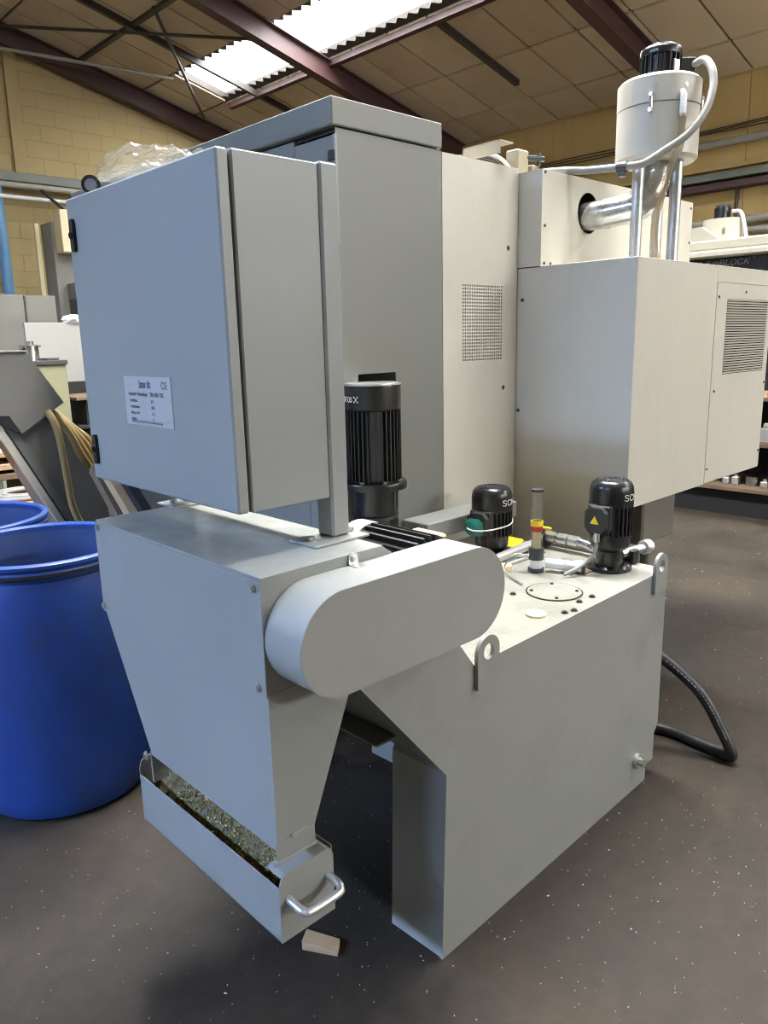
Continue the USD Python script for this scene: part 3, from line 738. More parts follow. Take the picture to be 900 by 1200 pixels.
part(tb, 'tape_wrap', tw, TEAL, smooth=50)
tie = []
for a in np.linspace(0, 360, 49)[:-1]:
    e = np.array([math.cos(math.radians(a)), math.sin(math.radians(a))])
    rad = 0.0755 + 0.055 * max(0, math.cos(math.radians(a - 186))) ** 6
    tie.append((c2[0] + e[0] * rad, c2[1] + e[1] * rad, zt + 0.122 + 0.012 * math.cos(math.radians(a - 30))))
tie.append(tie[0])
part(p2, 'cable_tie', tube(tie, 0.0026, 8, False), WHITEPL)
part(p2, 'power_cable', tube(spline([(c2[0] - 0.09, c2[1] - 0.01, zt + 0.09), (c2[0] - 0.092, c2[1] - 0.012, zt + 0.05), (c2[0] - 0.10, c2[1] - 0.01, zt + 0.01)], 16), 0.009, 10), DKPL, smooth=40)
# big vertical pump in front of column recess
c1 = (1.71, 1.845)
p1 = thing('feed_pump', 'tall black vertical pump with finned motor standing in the recess of the grey column', 'pump', (c1[0], c1[1], zt))
part(p1, 'pump_base', cat_([bx(c1[0] - 0.05, c1[0] + 0.05, c1[1] - 0.05, c1[1] + 0.05, zt, zt + 0.10, 0.008), cyl((*c1, zt + 0.1), (*c1, zt + 0.2), 0.048, 28)]), BLACKM)
part(p1, 'lantern', lathe([(0.05, 0), (0.078, 0.004), (0.08, 0.016), (0.072, 0.02), (0.07, 0.10), (0.074, 0.105), (0.0001, 0.106)], (*c1, zt + 0.195), 36), BLACK, smooth=40)
part(p1, 'motor_flange', lathe([(0.07, 0), (0.108, 0.004), (0.110, 0.022), (0.106, 0.028), (0.0001, 0.028)], (*c1, zt + 0.298), 40), BLACK, smooth=40)
x, y = c1
fins = [cyl((x, y, zt + 0.325), (x, y, zt + 0.565), 0.075, 30)]
for k in range(36):
    fins.append(rotz(bx(x + 0.07, x + 0.092, y - 0.0018, y + 0.0018, zt + 0.332, zt + 0.56), 10.0 * k + 5, (x, y, 0)))
fins.append(rotz(bx(x + 0.06, x + 0.09, y - 0.022, y + 0.022, zt + 0.33, zt + 0.565, 0.006), 232, (x, y, 0)))
part(p1, 'finned_motor', cat_(fins), BLACKM)
part(p1, 'motor_cap', lathe([(0.09, 0), (0.0935, 0.003), (0.0935, 0.075), (0.09, 0.082), (0.0001, 0.082)], (x, y, zt + 0.562), 40), BLACK, smooth=40)
part(p1, 'cap_rim', lathe([(0.0938, 0), (0.0942, 0.003), (0.0938, 0.006)], (x, y, zt + 0.641), 40), ALU, smooth=40)
part(p1, 'cap_top', cyl((x, y, zt + 0.644), (x, y, zt + 0.647), 0.09, 40), ALU)
m = meshkit.text_mesh('GRUNDFOS', 0.017, 0.0008, True)
rad = 0.0938; V = m.vertices.copy(); ang = math.radians(124) + V[:, 0] / rad * 0.75
m.vertices = np.stack([x + (rad + V[:, 2]) * np.cos(ang), y + (rad + V[:, 2]) * np.sin(ang), zt + 0.59 + V[:, 1]], -1)
part(p1, 'brand_lettering', m, INKW)
mk = []
a0 = ang.max() + 0.15
for s in (-1, 1):
    for q in np.linspace(-1, 1, 9):
        aa = a0 + 0.09 * q; bb = aa + 0.022
        zz = zt + 0.5985 + s * 0.009 * math.sin(q * 1.4)
        P = [(x + r_ * math.cos(t_), y + r_ * math.sin(t_), zz + dz) for t_ in (aa, bb) for r_ in (rad, rad + 0.0008) for dz in (-0.002, 0.002)]
        mk.append(chull(P))
part(p1, 'brand_mark', cat_(mk), INKW)
for a in (200, 250, 300, 340):
    part(p1, 'flange_bolt', hexbolt((x + 0.086 * math.cos(math.radians(a)), y + 0.086 * math.sin(math.radians(a)), zt + 0.324), (0, 0, 1), 0.008, 0.008), STEEL)
for a in (215, 285):
    part(p1, 'base_bolt', hexbolt((x + 0.06 * math.cos(math.radians(a)), y + 0.06 * math.sin(math.radians(a)), zt + 0.211), (0, 0, 1), 0.007, 0.007), STEEL)

# level gauge
gq = (2.09, 1.457)
lg = thing('level_gauge', 'clear upright level gauge tube with yellow and red band on the tank top', 'gauge', (gq[0], gq[1], zt))
gx_, gy_ = gq
part(lg, 'foot', cyl((gx_, gy_, zt), (gx_, gy_, zt + 0.014), 0.028, 8), DKPL)
part(lg, 'collar', cyl((gx_, gy_, zt + 0.014), (gx_, gy_, zt + 0.044), 0.022, 28), WHITEPL, smooth=40)
part(lg, 'socket', cyl((gx_, gy_, zt + 0.044), (gx_, gy_, zt + 0.082), 0.026, 28), DKPL, smooth=40)
part(lg, 'tube', lathe([(0.019, 0), (0.019, 0.195), (0.0165, 0.195), (0.0165, 0)], (gx_, gy_, zt + 0.083), 32), TUBE, smooth=40)
part(lg, 'float', cyl((gx_, gy_, zt + 0.083), (gx_, gy_, zt + 0.140), 0.0145, 24), CREAMPL, smooth=40)
part(lg, 'red_band', lathe([(0.0155, 0), (0.0205, 0), (0.0205, 0.018), (0.0155, 0.018), (0.0155, 0)], (gx_, gy_, zt + 0.142), 32), RED, smooth=40)
part(lg, 'yellow_band', lathe([(0.0155, 0), (0.021, 0), (0.021, 0.017), (0.0155, 0.017), (0.0155, 0)], (gx_, gy_, zt + 0.1605), 32), YELLOW, smooth=40)
part(lg, 'cap', cyl((gx_, gy_, zt + 0.278), (gx_, gy_, zt + 0.286), 0.021, 28), DKPL, smooth=40)
solo('gauge_wire', cat_([tube(spline([(gx_ - 0.027, gy_ + 0.01, zt + 0.06), (gx_ - 0.06, gy_ + 0.05, zt + 0.06), (gx_ - 0.1, gy_ + 0.06, zt + 0.02), (gx_ - 0.12, gy_ + 0.02, zt + 0.006), (gx_ - 0.16, gy_ - 0.06, zt + 0.005)], 40), 0.0035, 8),
     tube(spline([(gx_ - 0.027, gy_ + 0.012, zt + 0.055), (gx_ - 0.05, gy_ + 0.07, zt + 0.05), (gx_ - 0.09, gy_ + 0.1, zt + 0.03), (gx_ - 0.13, gy_ + 0.11, zt + 0.006)], 40), 0.003, 8)]), STEEL, 'thin looped signal wires lying on the tank top left of the level gauge', 'wire', smooth=40)
# pipes on tank
def pipe_run(name, label, pts, r, m, n=16):
    return solo(name, tube(pts, r, n), m, label, 'pipe', smooth=40)
zp = zt + 0.03
pr_ = thing('return_pipe', 'galvanized pipe with couplings running behind the level gauge to the right pump', 'pipe', (2.4, 1.55, zt))
A0, A1, A2 = np.array([2.375, 1.66, zp + 0.012]), np.array([2.372, 1.455, zp + 0.012]), np.array([2.365, 1.38, zp - 0.004])
part(pr_, 'pipe', tube(spline([A0, (A0 + A1) / 2, A1, A2, A2 + np.array([-0.01, -0.02, -0.03])], 30), 0.017, 16), GALV, smooth=40)
for q in (0.1, 0.35, 0.62, 0.85):
    p = A0 + (A1 - A0) * q
    part(pr_, 'coupling', cyl(p + [0, 0.02, 0], p - [0, 0.02, 0], 0.0225, 12), STEEL)
part(pr_, 'valve', cat_([bx(2.34, 2.40, 1.60, 1.66, zt, zt + 0.06, 0.008), cyl((2.37, 1.63, zt + 0.05), (2.37, 1.63, zt + 0.085), 0.012, 12)]), BLACKM)
part(pr_, 'valve_lever', bx(2.345, 2.358, 1.575, 1.64, zt + 0.075, zt + 0.085, 0.003), YELLOW)
pipe_run('cross_pipe', 'grey steel pipe lying across the tank top behind the level gauge', [(1.98, 1.60, zt + 0.018), (2.16, 1.615, zt + 0.02), (2.36, 1.63, zt + 0.022)], 0.017, ALU)
solo('cable_duct', bx(1.96, 2.30, 1.56, 1.58, zt, zt + 0.012, 0.002), GALV, 'flat zinc cable duct beside the grey pipe on the tank top', 'duct')
wt = thing('white_tube', 'white plastic tube with clear clip lying on the tank top between gauge and right pump', 'tube', (2.12, 1.36, zt))
part(wt, 'tube', cyl((2.115, 1.435, zt + 0.028), (2.165, 1.325, zt + 0.024), 0.017, 20), WHITEPL, smooth=40)
part(wt, 'tube_end', cyl((2.165, 1.325, zt + 0.024), (2.169, 1.316, zt + 0.024), 0.0165, 20), DKPL)
part(wt, 'clip', cat_([bx(2.128, 2.148, 1.335, 1.385, zt, zt + 0.006), bx(2.127, 2.131, 1.34, 1.38, zt, zt + 0.055)]), TUBE)
rp = thing('outlet_pipe', 'short galvanized outlet pipe with black bracket behind the right pump', 'pipe', (2.39, 1.27, zt))
part(rp, 'pipe', cyl((2.35, 1.29, zt + 0.035), (2.50, 1.262, zt + 0.04), 0.018, 18), GALV, smooth=40)
part(rp, 'bracket', bx(2.375, 2.41, 1.25, 1.30, zt, zt + 0.05, 0.004), BLACKM)
part(rp, 'end_ring', cyl((2.47, 1.268, zt + 0.04), (2.50, 1.262, zt + 0.04), 0.026, 20), ALU, smooth=40)
def oval(c, a, b, h, m, label, ang=0, tilt=None):
    q = prism(Polygon([(a * math.cos(t), b * math.sin(t)) for t in np.linspace(0, 2 * np.pi, 33)[:-1]]), h)
    if tilt:
        q.apply_transform(rotation_matrix(math.radians(tilt), (1, 0, 0)))
    q.apply_transform(rotation_matrix(math.radians(ang), (0, 0, 1)))
    q.apply_translation(c)
    solo('oval_plug', q, m, label, 'plug', 'cream plugs on the tank top')
oval((1.742, 1.211, zt), 0.03, 0.03, 0.006, CREAMPL, 'cream plug lying flat on the front of the tank top')
oval((2.235, 1.395, zt), 0.055, 0.022, 0.006, CREAMPL, 'long cream oval plug lying beside the right pump', ang=10)
oval((2.005, 1.56, zt), 0.055, 0.03, 0.02, CREAMPL, 'cream oval plug left of the level gauge, by the drive cover', ang=-45)
solo('cardboard_scrap', bx(2.165, 2.225, 1.315, 1.35, zt, zt + 0.003, 0.0005), WOODD, 'small brown cardboard scrap under the right pump cable', 'scrap')
solo('warning_label', chull([(2.285, 1.665, zt), (2.285, 1.75, zt), (2.405, 1.74, zt), (2.405, 1.82, zt), (2.285, 1.665, zt + 0.0008), (2.285, 1.75, zt + 0.0008), (2.405, 1.74, zt + 0.0008), (2.405, 1.82, zt + 0.0008)]), YELLOW, 'yellow label on the tank top behind the middle pump', 'label')
# raised grey box by the column
solo('grey_junction_box', bx(1.925, 2.45, 1.805, 1.929, 0.842, 0.905, 0.004), GREYT, 'flat grey channel box held above the tank between the tall pump and the middle pump', 'box')
solo('box_bracket', bx(1.96, 1.99, 1.85, 1.88, zt, 0.842), BLACKM, 'black standoff bracket under the left end of the flat grey channel box', 'bracket')
solo('box_bracket', bx(2.38, 2.41, 1.85, 1.88, zt, 0.842), BLACKM, 'black standoff bracket under the right end of the flat grey channel box', 'bracket')

# ================================================================== MACHINING CENTRE
mc = thing('machining_centre', 'large machining centre with grey column, cream vent panel and overhanging cream enclosure', 'machine', (2.6, 2.6, 0))
CX0, CX1, CY0, CY1 = 1.665, 2.150, 1.932, 3.88
# column front with recess for pump
nl, nr, nt = 1.62, 1.905, 1.437
part(mc, 'column_front', cat_([bx(nr, CX1, CY0, CY0 + 0.004, 0.3, 2.188), bx(CX0, nr, CY0, CY0 + 0.004, nt, 2.188), bx(CX0, 1.728, CY0, CY0 + 0.004, 0.3, nt)]), COLG)
part(mc, 'recess', cat_([bx(nr, nr + 0.004, CY0 + 0.004, CY0 + 0.2, 0.3, nt), bx(1.728, nr, CY0 + 0.2, CY0 + 0.204, 0.3, nt), bx(1.728, nr, CY0 + 0.004, CY0 + 0.2, nt, nt + 0.004), bx(1.724, 1.728, CY0 + 0.004, CY0 + 0.2, 0.3, nt)]), COLG)
part(mc, 'column_body', bx(CX0, CX1 - 0.001, CY0 + 0.21, CY1, 0.1, 2.186, 0.002), COLG)
part(mc, 'column_side', bx(CX0 + 0.002, CX0 + 0.006, CY0 + 0.012, CY0 + 0.209, 0.3, 2.17), COLG)
part(mc, 'column_edge', bx(CX0 - 0.004, CX0 + 0.004, CY0 - 0.0005, CY0 + 0.011, 1.85, 2.17), CAB)
part(mc, 'column_lid', bx(1.648, CX1 + 0.001, CY0 - 0.004, CY1 + 0.01, 2.194, 2.276, 0.004), COLG)
part(mc, 'lid_gap', bx(CX0 + 0.012, CX1 - 0.01, CY0 + 0.012, CY1, 2.18, 2.196), DARKGAP)
part(mc, 'latch', bx(CX0 - 0.012, CX0 + 0.002, CY0 + 0.002, CY0 + 0.03, 2.095, 2.125, 0.003), BLACKM)
# cream front panel with perforated vent
PX0, PX1, PZ0, PZ1 = 2.152, 2.597, 0.3, 2.185
outer = sbox(PX0, PZ0, PX1, PZ1)
holes = []
NX, NZ = 18, 23
for i in range(NX):
    for j in range(NZ):
        xx = 2.265 + i * (0.232 / (NX - 1)); zz = 1.465 + j * (0.275 / (NZ - 1))
        holes.append(sbox(xx - 0.0033, zz - 0.0033, xx + 0.0033, zz + 0.0033))
for xx, zz in ((2.537, 1.887), (2.515, 1.348)):
    holes.append(Point(xx, zz).buffer(0.010, 10))
po = Polygon(outer.exterior.coords, [list(h.exterior.coords) for h in holes])
fp = part(mc, 'vent_panel', prism_xz(po, 1.931, 1.935), CREAM)
part(mc, 'vent_backing', bx(2.22, 2.56, 1.97, 1.975, 1.3, 1.92), DARKGAP)
part(mc, 'panel_body', cat_([bx(PX0, PX0 + 0.004, 1.935, 2.6, PZ0, PZ1), bx(PX0, PX1, 2.6, 2.61, PZ0, PZ1), bx(PX0 + 0.004, PX1, 1.936, 2.6, PZ1 - 0.004, PZ1)]), CREAM)
for xx, zz in ((2.537, 1.887), (2.515, 1.348)):
    part(mc, 'panel_lock', cyl((xx, 1.937, zz), (xx, 1.932, zz), 0.0085, 16), DKPL)
# upper cream box behind the mist collector
hole = Point(2.93, 2.036).buffer(0.080, 40)
bxp = Polygon(sbox(2.6, 1.815, 3.87, 2.168).exterior.coords, [list(hole.exterior.coords)])
part(mc, 'upper_front', prism_xz(bxp, 1.822, 1.826), CREAM)
part(mc, 'upper_box', cat_([bx(2.6, 2.604, 1.826, 2.5, 1.815, 2.168), bx(3.866, 3.87, 1.826, 2.5, 1.815, 2.168), bx(2.604, 3.866, 2.496, 2.5, 1.815, 2.168), bx(2.604, 3.866, 1.826, 2.496, 2.164, 2.168)]), CREAM)
part(mc, 'upper_inside', bx(2.62, 3.8, 2.1, 2.11, 1.82, 2.16), CREAM)
for xx, zz in ((2.618, 2.158), (2.622, 1.965), (2.622, 1.826), (2.665, 1.826), (3.848, 2.14), (3.852, 1.98)):
    part(mc, 'screw', hexbolt((xx, 1.822, zz), (0, -1, 0), 0.006, 0.003, False), DKPL)
# overhanging enclosure
EX0, EX1, EY0, EY1, EZ0, EZ1 = 2.6, 3.865, 1.412, 2.4, 0.900, 1.812
part(mc, 'enclosure', bx(EX0 + 0.003, EX1, EY0 + 0.003, EY1, EZ0, EZ1 - 0.002, 0.002), CREAM)
part(mc, 'enclosure_side', bx(EX0, EX0 + 0.003, EY0 + 0.001, 1.929, 0.885, EZ1 - 0.001, 0.0008), CREAM)
part(mc, 'base_side', bx(EX0 + 0.002, EX0 + 0.10, EY0 + 0.13, 2.3, 0.60, 0.90, 0.003), CREAM)
part(mc, 'enclosure_top', bx(EX0 - 0.001, EX1, EY0 - 0.001, 1.82, EZ1 - 0.0015, EZ1 + 0.002, 0.001), CREAM)
lx0, lx1 = 3.372, 3.818
lv = Polygon(sbox(3.325, 0.905, EX1 - 0.004, 1.745).exterior.coords, [list(sbox(lx0, 1.368, lx1, 1.684).exterior.coords)])
part(mc, 'enclosure_front', bx(EX0 + 0.001, 3.262, EY0 - 0.001, EY0 + 0.0028, EZ0, EZ1 - 0.002, 0.0006), CREAM)
part(mc, 'front_seam', bx(3.262, 3.268, EY0 + 0.001, EY0 + 0.003, EZ0, 1.745), DARKGAP)
part(mc, 'enclosure_front', cat_([bx(3.262, EX1, EY0 - 0.001, EY0 + 0.0028, 1.749, EZ1 - 0.002, 0.0006)]), CREAM)
lv = Polygon(sbox(3.2665, 0.905, EX1 - 0.002, 1.746).exterior.coords, [list(sbox(lx0, 1.368, lx1, 1.684).exterior.coords)])
part(mc, 'louvre_panel', prism_xz(lv, EY0 - 0.001, EY0 + 0.0028), CREAM)
part(mc, 'louvre_backing', bx(lx0 - 0.01, lx1 + 0.01, EY0 + 0.0005, EY0 + 0.003, 1.36, 1.69), DARKGAP)
NS = 30
for k in range(NS):
    zz = 1.368 + (k + 0.5) * 0.316 / NS
    s = bx(lx0, lx1, EY0 - 0.0030, EY0 - 0.0015, zz - 0.0018, zz + 0.0042)
    part(mc, 'louvre_slat', rot(s, 12, (1, 0, 0), (lx0, EY0 - 0.001, zz)), CREAM)
for xx, zz in ((3.285, 1.69), (3.30, 1.30), (3.282, 0.965), (3.56, 1.715), (3.845, 1.31), (3.845, 0.985)):
    part(mc, 'screw', hexbolt((xx, EY0 - 0.001, zz), (0, -1, 0), 0.006, 0.003, False), DKPL)
for yy, zz in ((1.905, 1.69), (1.918, 1.25)):
    part(mc, 'screw', hexbolt((EX0, yy, zz), (-1, 0, 0), 0.008, 0.003, False), DKPL)
part(mc, 'machine_foot', cat_([bx(3.3, 3.62, 1.70, 2.3, 0.56, 0.905, 0.01), cyl((3.5, 1.78, 0.0), (3.5, 1.78, 0.57), 0.028, 16), cyl((3.5, 1.78, 0.0), (3.5, 1.78, 0.02), 0.07, 20), cyl((3.5, 2.2, 0.0), (3.5, 2.2, 0.57), 0.028, 16)]), BGREY)
part(mc, 'machine_bed', bx(2.7, 3.3, 1.95, 3.6, 0.0, 0.9, 0.01), COLG)

# bracket and valve block on top of cream panel
vb = thing('valve_block', 'cream clamp block with valve fittings and cables on top of the cream vent panel', 'valve block', (2.6, 2.1, 2.185))
part(vb, 'angle_bracket', cat_([bx(2.44, 2.444, 1.90, 2.08, 2.215, 2.262, 0.001), bx(2.44, 2.52, 1.90, 2.08, 2.258, 2.262, 0.001), bx(2.44, 2.47, 2.05, 2.054, 2.185, 2.23)]), DIRTC)
part(vb, 'block', bx(2.615, 2.69, 1.95, 2.01, 2.168, 2.265, 0.006), DIRTC)
part(vb, 'fitting', cat_([cyl((2.68, 1.96, 2.24), (2.76, 1.93, 2.24), 0.011, 10), cyl((2.74, 1.94, 2.215), (2.74, 1.94, 2.265), 0.009, 10)]), DKPL)
part(vb, 'foot', bx(2.70, 2.75, 1.94, 1.99, 2.168, 2.215, 0.004), DIRTC)
part(vb, 'cable', tube(spline([(2.36, 2.2, 2.19), (2.42, 2.13, 2.23), (2.50, 2.06, 2.238), (2.56, 2.02, 2.225), (2.58, 2.0, 2.187)], 30), 0.008, 8), DKSTEEL, smooth=40)
part(vb, 'white_cable', tube(spline([(2.46, 2.05, 2.24), (2.52, 2.02, 2.245), (2.555, 1.98, 2.22), (2.57, 1.95, 2.18)], 24), 0.007, 8), WHITEPL, smooth=40)
solo('black_hose', tube(spline([(2.10, 2.35, 2.19), (2.17, 2.28, 2.28), (2.26, 2.22, 2.24), (2.33, 2.2, 2.19)], 24), 0.016, 10), RUBBER, 'black hose arching between the grey column lid and the cream panel top', 'hose', smooth=40)

# ================================================================== MIST COLLECTOR
mx_, my_ = 3.03, 1.59
ms = thing('mist_collector', 'white drum shaped mist collector with black motor on three silver legs above the enclosure', 'mist collector', (mx_, my_, EZ1))
MR = 0.154
zb0, zsm, zt1 = 2.20, 2.388, 2.492
part(ms, 'drum', lathe([(0.0001, 0.0), (MR - 0.012, 0.0), (MR, 0.012), (MR, zsm - zb0 - 0.002), (MR - 0.004, zsm - zb0)], (mx_, my_, zb0), 56), COLLW, smooth=40)
part(ms, 'lid', lathe([(MR - 0.004, 0.001), (MR + 0.001, 0.003), (MR + 0.001, zt1 - zsm - 0.012), (MR - 0.012, zt1 - zsm), (0.0001, zt1 - zsm)], (mx_, my_, zsm), 56), COLLW, smooth=40)
def around(r, a, z):
    return np.array([mx_ + r * math.cos(math.radians(a)), my_ + r * math.sin(math.radians(a)), z])
for a in (198, 290):
    p0 = around(MR + 0.004, a, zsm)
    L = cat_([cyl(p0 + [0, 0, 0.03], p0 - [0, 0, 0.03], 0.005, 8), bx(p0[0] - 0.009, p0[0] + 0.009, p0[1] - 0.006, p0[1] + 0.006, zsm + 0.02, zsm + 0.032), bx(p0[0] - 0.009, p0[0] + 0.009, p0[1] - 0.006, p0[1] + 0.006, zsm - 0.034, zsm - 0.02)])
    part(ms, 'latch', L, STEEL)
for a in (203, 245):
    part(ms, 'rivet', cyl(around(MR, a, zsm + 0.055), around(MR + 0.004, a, zsm + 0.055), 0.006, 12), STEEL)
for q, (lx, ly) in enumerate(((2.918, 1.600), (3.045, 1.508), (3.13, 1.625))):
    part(ms, 'leg', cyl((lx, ly, EZ1 + 0.002), (lx, ly, zb0 + 0.006), 0.0225, 24), LEGM, smooth=40)
    part(ms, 'leg_foot', cyl((lx, ly, EZ1 + 0.002), (lx, ly, EZ1 + 0.008), 0.034, 24), ALU, smooth=40)
round_motor(ms, (mx_, my_), 0.078, zt1, zt1 + 0.085, zt1 + 0.12, nf=20, logo=None)
part(ms, 'motor_end_cap', cyl((mx_, my_, zt1 + 0.118), (mx_, my_, zt1 + 0.127), 0.052, 28), ALU, smooth=40)
part(ms, 'motor_plate', rotz(bx(mx_ + 0.072, mx_ + 0.081, my_ - 0.014, my_ + 0.014, zt1 + 0.01, zt1 + 0.06, 0.002), 255, (mx_, my_, 0)), ALU)
part(ms, 'terminal_box', rotz(bx(mx_ + 0.06, mx_ + 0.125, my_ - 0.032, my_ + 0.032, zt1 + 0.012, zt1 + 0.078, 0.006), 312, (mx_, my_, 0)), BLACKM)
def camside(u, v, z):   # u to the right and v towards the front, seen from the tank side
    r_ = np.array([0.722, -0.692]); f_ = np.array([-0.69, -0.72])
    return np.array([mx_ + r_[0] * u + f_[0] * v, my_ + r_[1] * u + f_[1] * v, z])
part(ms, 'clear_drain_port', tube([camside(0.035, MR - 0.004, zsm + 0.03), camside(0.035, MR + 0.012, zsm + 0.015), camside(0.035, MR + 0.014, zsm - 0.06)], 0.012, 12), WHITEPL, smooth=40)
solo('grey_hose', tube(spline([camside(0.115, 0.03, zt1 + 0.05), camside(0.14, 0.07, zt1 + 0.055), camside(0.15, 0.12, zt1 + 0.01), camside(0.148, 0.15, zt1 - 0.06), camside(0.115, 0.175, zt1 - 0.15), camside(0.05, 0.185, zt1 - 0.23), camside(-0.03, 0.18, zb0 + 0.01), camside(-0.10, 0.17, zb0 - 0.03), camside(-0.17, 0.14, zb0 - 0.035), camside(-0.27, 0.04, zb0 - 0.025), (2.76, 1.86, 2.184), (2.70, 2.0, 2.184), (2.68, 2.2, 2.184)], 90), 0.0145, 14), HOSEG, 'pale grey corrugated hose curving from the mist collector motor to the box top', 'hose', smooth=40)
solo('hose_clamp', cat_([cyl(camside(-0.155, 0.15, zb0 - 0.036), camside(-0.185, 0.125, zb0 - 0.034), 0.02, 14), bx(*(lambda p: (p[0] - 0.012, p[0] + 0.012, p[1] - 0.012, p[1] + 0.012, p[2] - 0.034, p[2] - 0.016))(camside(-0.17, 0.14, zb0 - 0.036)))]), DKPL, 'dark clamp on the grey hose below the mist collector', 'clamp')
solo('drain_tube', tube(spline([camside(0.035, MR + 0.014, zsm - 0.05), camside(0.03, MR + 0.02, zsm - 0.16), camside(0.012, MR - 0.01, zb0 - 0.03), camside(-0.004, 0.10, zb0 - 0.14), camside(-0.012, 0.06, zb0 - 0.26), camside(0.01, 0.04, zb0 - 0.36), camside(0.03, 0.03, EZ1 + 0.012)], 60), 0.0125, 12), TUBEBR, 'brownish clear drain tube hanging from the mist collector between its legs', 'tube', smooth=40)
dc = thing('extraction_duct', 'silver bent extraction duct from the cream box hole up into the mist collector', 'duct', (2.95, 1.7, 1.96))
dpath = spline([(2.925, 1.835, 2.022), (2.93, 1.77, 2.024), (2.94, 1.69, 2.03), (2.955, 1.625, 2.04), (2.985, 1.59, 2.08), (3.012, 1.58, 2.14), (3.025, 1.585, 2.21)], 60)
part(dc, 'pipe', tube(dpath, 0.056, 28, cap=False), GALV, smooth=40)
for i in (14, 28):
    p = dpath[i]; tn = dpath[i + 1] - dpath[i]; tn /= np.linalg.norm(tn)
    part(dc, 'joint_ring', cyl(p - tn * 0.006, p + tn * 0.006, 0.058, 28), GALV, smooth=40)
wrp = []
for i in range(30, len(dpath)):
    wrp.append(dpath[i])
wtube = tube(wrp, 0.0615, 20, cap=False)
wtube.vertices += 0.008 * (meshkit.fbm(wtube.vertices * 60, 2, 5)[:, None] - 0.5) * rng.normal(size=(len(wtube.vertices), 3)) * 0.8
part(dc, 'plastic_wrap', wtube, WRAP)

LATHE = lathe
# ================================================================== DRUMS
DS = 1.07
def make_drum(label, loc):
    lathe = lambda pr, at, n: LATHE([(r * DS if r > 0.001 else r, z) for r, z in pr], at, n)
    d = thing('blue_drum', label, 'drum', (0, 0, 0), group='open blue plastic drums')
    H = 0.895
    out = [(0.0001, 0.0), (0.235, 0.0), (0.262, 0.012), (0.276, 0.05), (0.284, 0.12), (0.293, 0.25), (0.297, 0.45), (0.296, 0.65), (0.290, 0.78), (0.283, 0.825), (0.280, 0.835), (0.284, 0.842), (0.284, 0.85)]
    part(d, 'shell', lathe(out, (0, 0, 0), 64), BLUE, smooth=40)
    part(d, 'inner_wall', lathe([(0.268, H - 0.02), (0.268, H - 0.10), (0.274, H - 0.11), (0.286, H - 0.3), (0.286, 0.2), (0.26, 0.03), (0.0001, 0.02)], (0, 0, 0), 64), BLUEIN, smooth=40)
    part(d, 'rim', lathe([(0.284, 0.85), (0.290, 0.852), (0.291, 0.866), (0.286, 0.872), (0.288, 0.878), (0.292, 0.882), (0.292, 0.892), (0.285, 0.897), (0.274, 0.897), (0.268, 0.89), (0.268, 0.87)], (0, 0, 0), 64), BLUE, smooth=35)
    part(d, 'rim_groove', lathe([(0.2895, 0.852), (0.2915, 0.854), (0.2915, 0.864), (0.2895, 0.867)], (0, 0, 0), 64), DARKGAP, smooth=35)
    p = stage.GetPrimAtPath(d)
    UsdGeom.Xformable(p).GetOrderedXformOps()[0].Set(Gf.Vec3d(*map(float, loc)))
    return d
dA = make_drum('open blue plastic drum standing beside the grey hopper', (0.895, 2.66, 0.0))
copy_of(dA, 'open blue plastic drum further back, partly hidden by the nearer drum', (0.83, 3.315, 0.0), 40)

# ================================================================== SMALL FLOOR ITEMS
wv = [(1.000, 1.399, 0), (1.050, 1.316, 0), (1.081, 1.342, 0), (1.035, 1.424, 0), (1.000, 1.399, 0.026), (1.050, 1.316, 0.018), (1.081, 1.342, 0.018), (1.035, 1.424, 0.026)]
wm = chull([(x - 0.008, y - 0.004, z) for x, y, z in wv])
solo('wood_wedge', wm, WOOD, 'small pale wooden wedge lying on the floor below the tray handle', 'wedge')
hz = thing('black_hose', 'thick black rubber hose with white print looping on the floor right of the tank', 'hose', (2.62, 1.2, 0))
hpath = spline([(2.47, 1.45, 0.50), (2.56, 1.26, 0.39), (2.62, 1.10, 0.26), (2.64, 1.01, 0.12), (2.645, 0.972, 0.045), (2.655, 0.985, 0.023), (2.665, 1.03, 0.022), (2.675, 1.12, 0.022), (2.68, 1.25, 0.022), (2.60, 1.45, 0.022), (2.5, 1.6, 0.022)], 110)
part(hz, 'hose', tube(hpath, 0.021, 16), RUBBER, smooth=50)
prn = []
for u_ in np.arange(9.0, 36.0, 0.85):
    k_ = int(u_); f_ = u_ - k_
    p_ = hpath[k_] * (1 - f_) + hpath[k_ + 1] * f_
    t_ = hpath[k_ + 1] - hpath[k_]; t_ /= np.linalg.norm(t_)
    o_ = np.array([-0.80, -0.52, 0.30]); o_ -= t_ * o_.dot(t_); o_ /= np.linalg.norm(o_)
    w_ = np.cross(t_, o_)
    ln = rng.uniform(0.002, 0.0055)
    prn.append(chull([p_ + o_ * (0.0206 + e) + t_ * ln * a + w_ * 0.0017 * b for e in (0, 0.0006) for a in (-1, 1) for b in (-1, 1)]))
part(hz, 'printed_marks', cat_(prn), INKS)
fv, ff = [], []
def chip(x, y, s, ang, th=0.0006):
    b = len(fv)
    l, w = s, s * rng.uniform(0.25, 0.7)
    ca, sa = math.cos(ang), math.sin(ang)
    lift = rng.uniform(0.0004, 0.003)
    for du, dv, dz in ((-l, -w, 0.0002), (l, -w, lift), (l, w, 0.0004 + lift), (-l, w, 0.0006), (0, 0, 0.002 + lift)):
        fv.append((x + du * ca - dv * sa, y + du * sa + dv * ca, dz))
    ff.extend([[b, b + 1, b + 4], [b + 1, b + 2, b + 4], [b + 2, b + 3, b + 4], [b + 3, b, b + 4], [b, b + 2, b + 1], [b, b + 3, b + 2]])
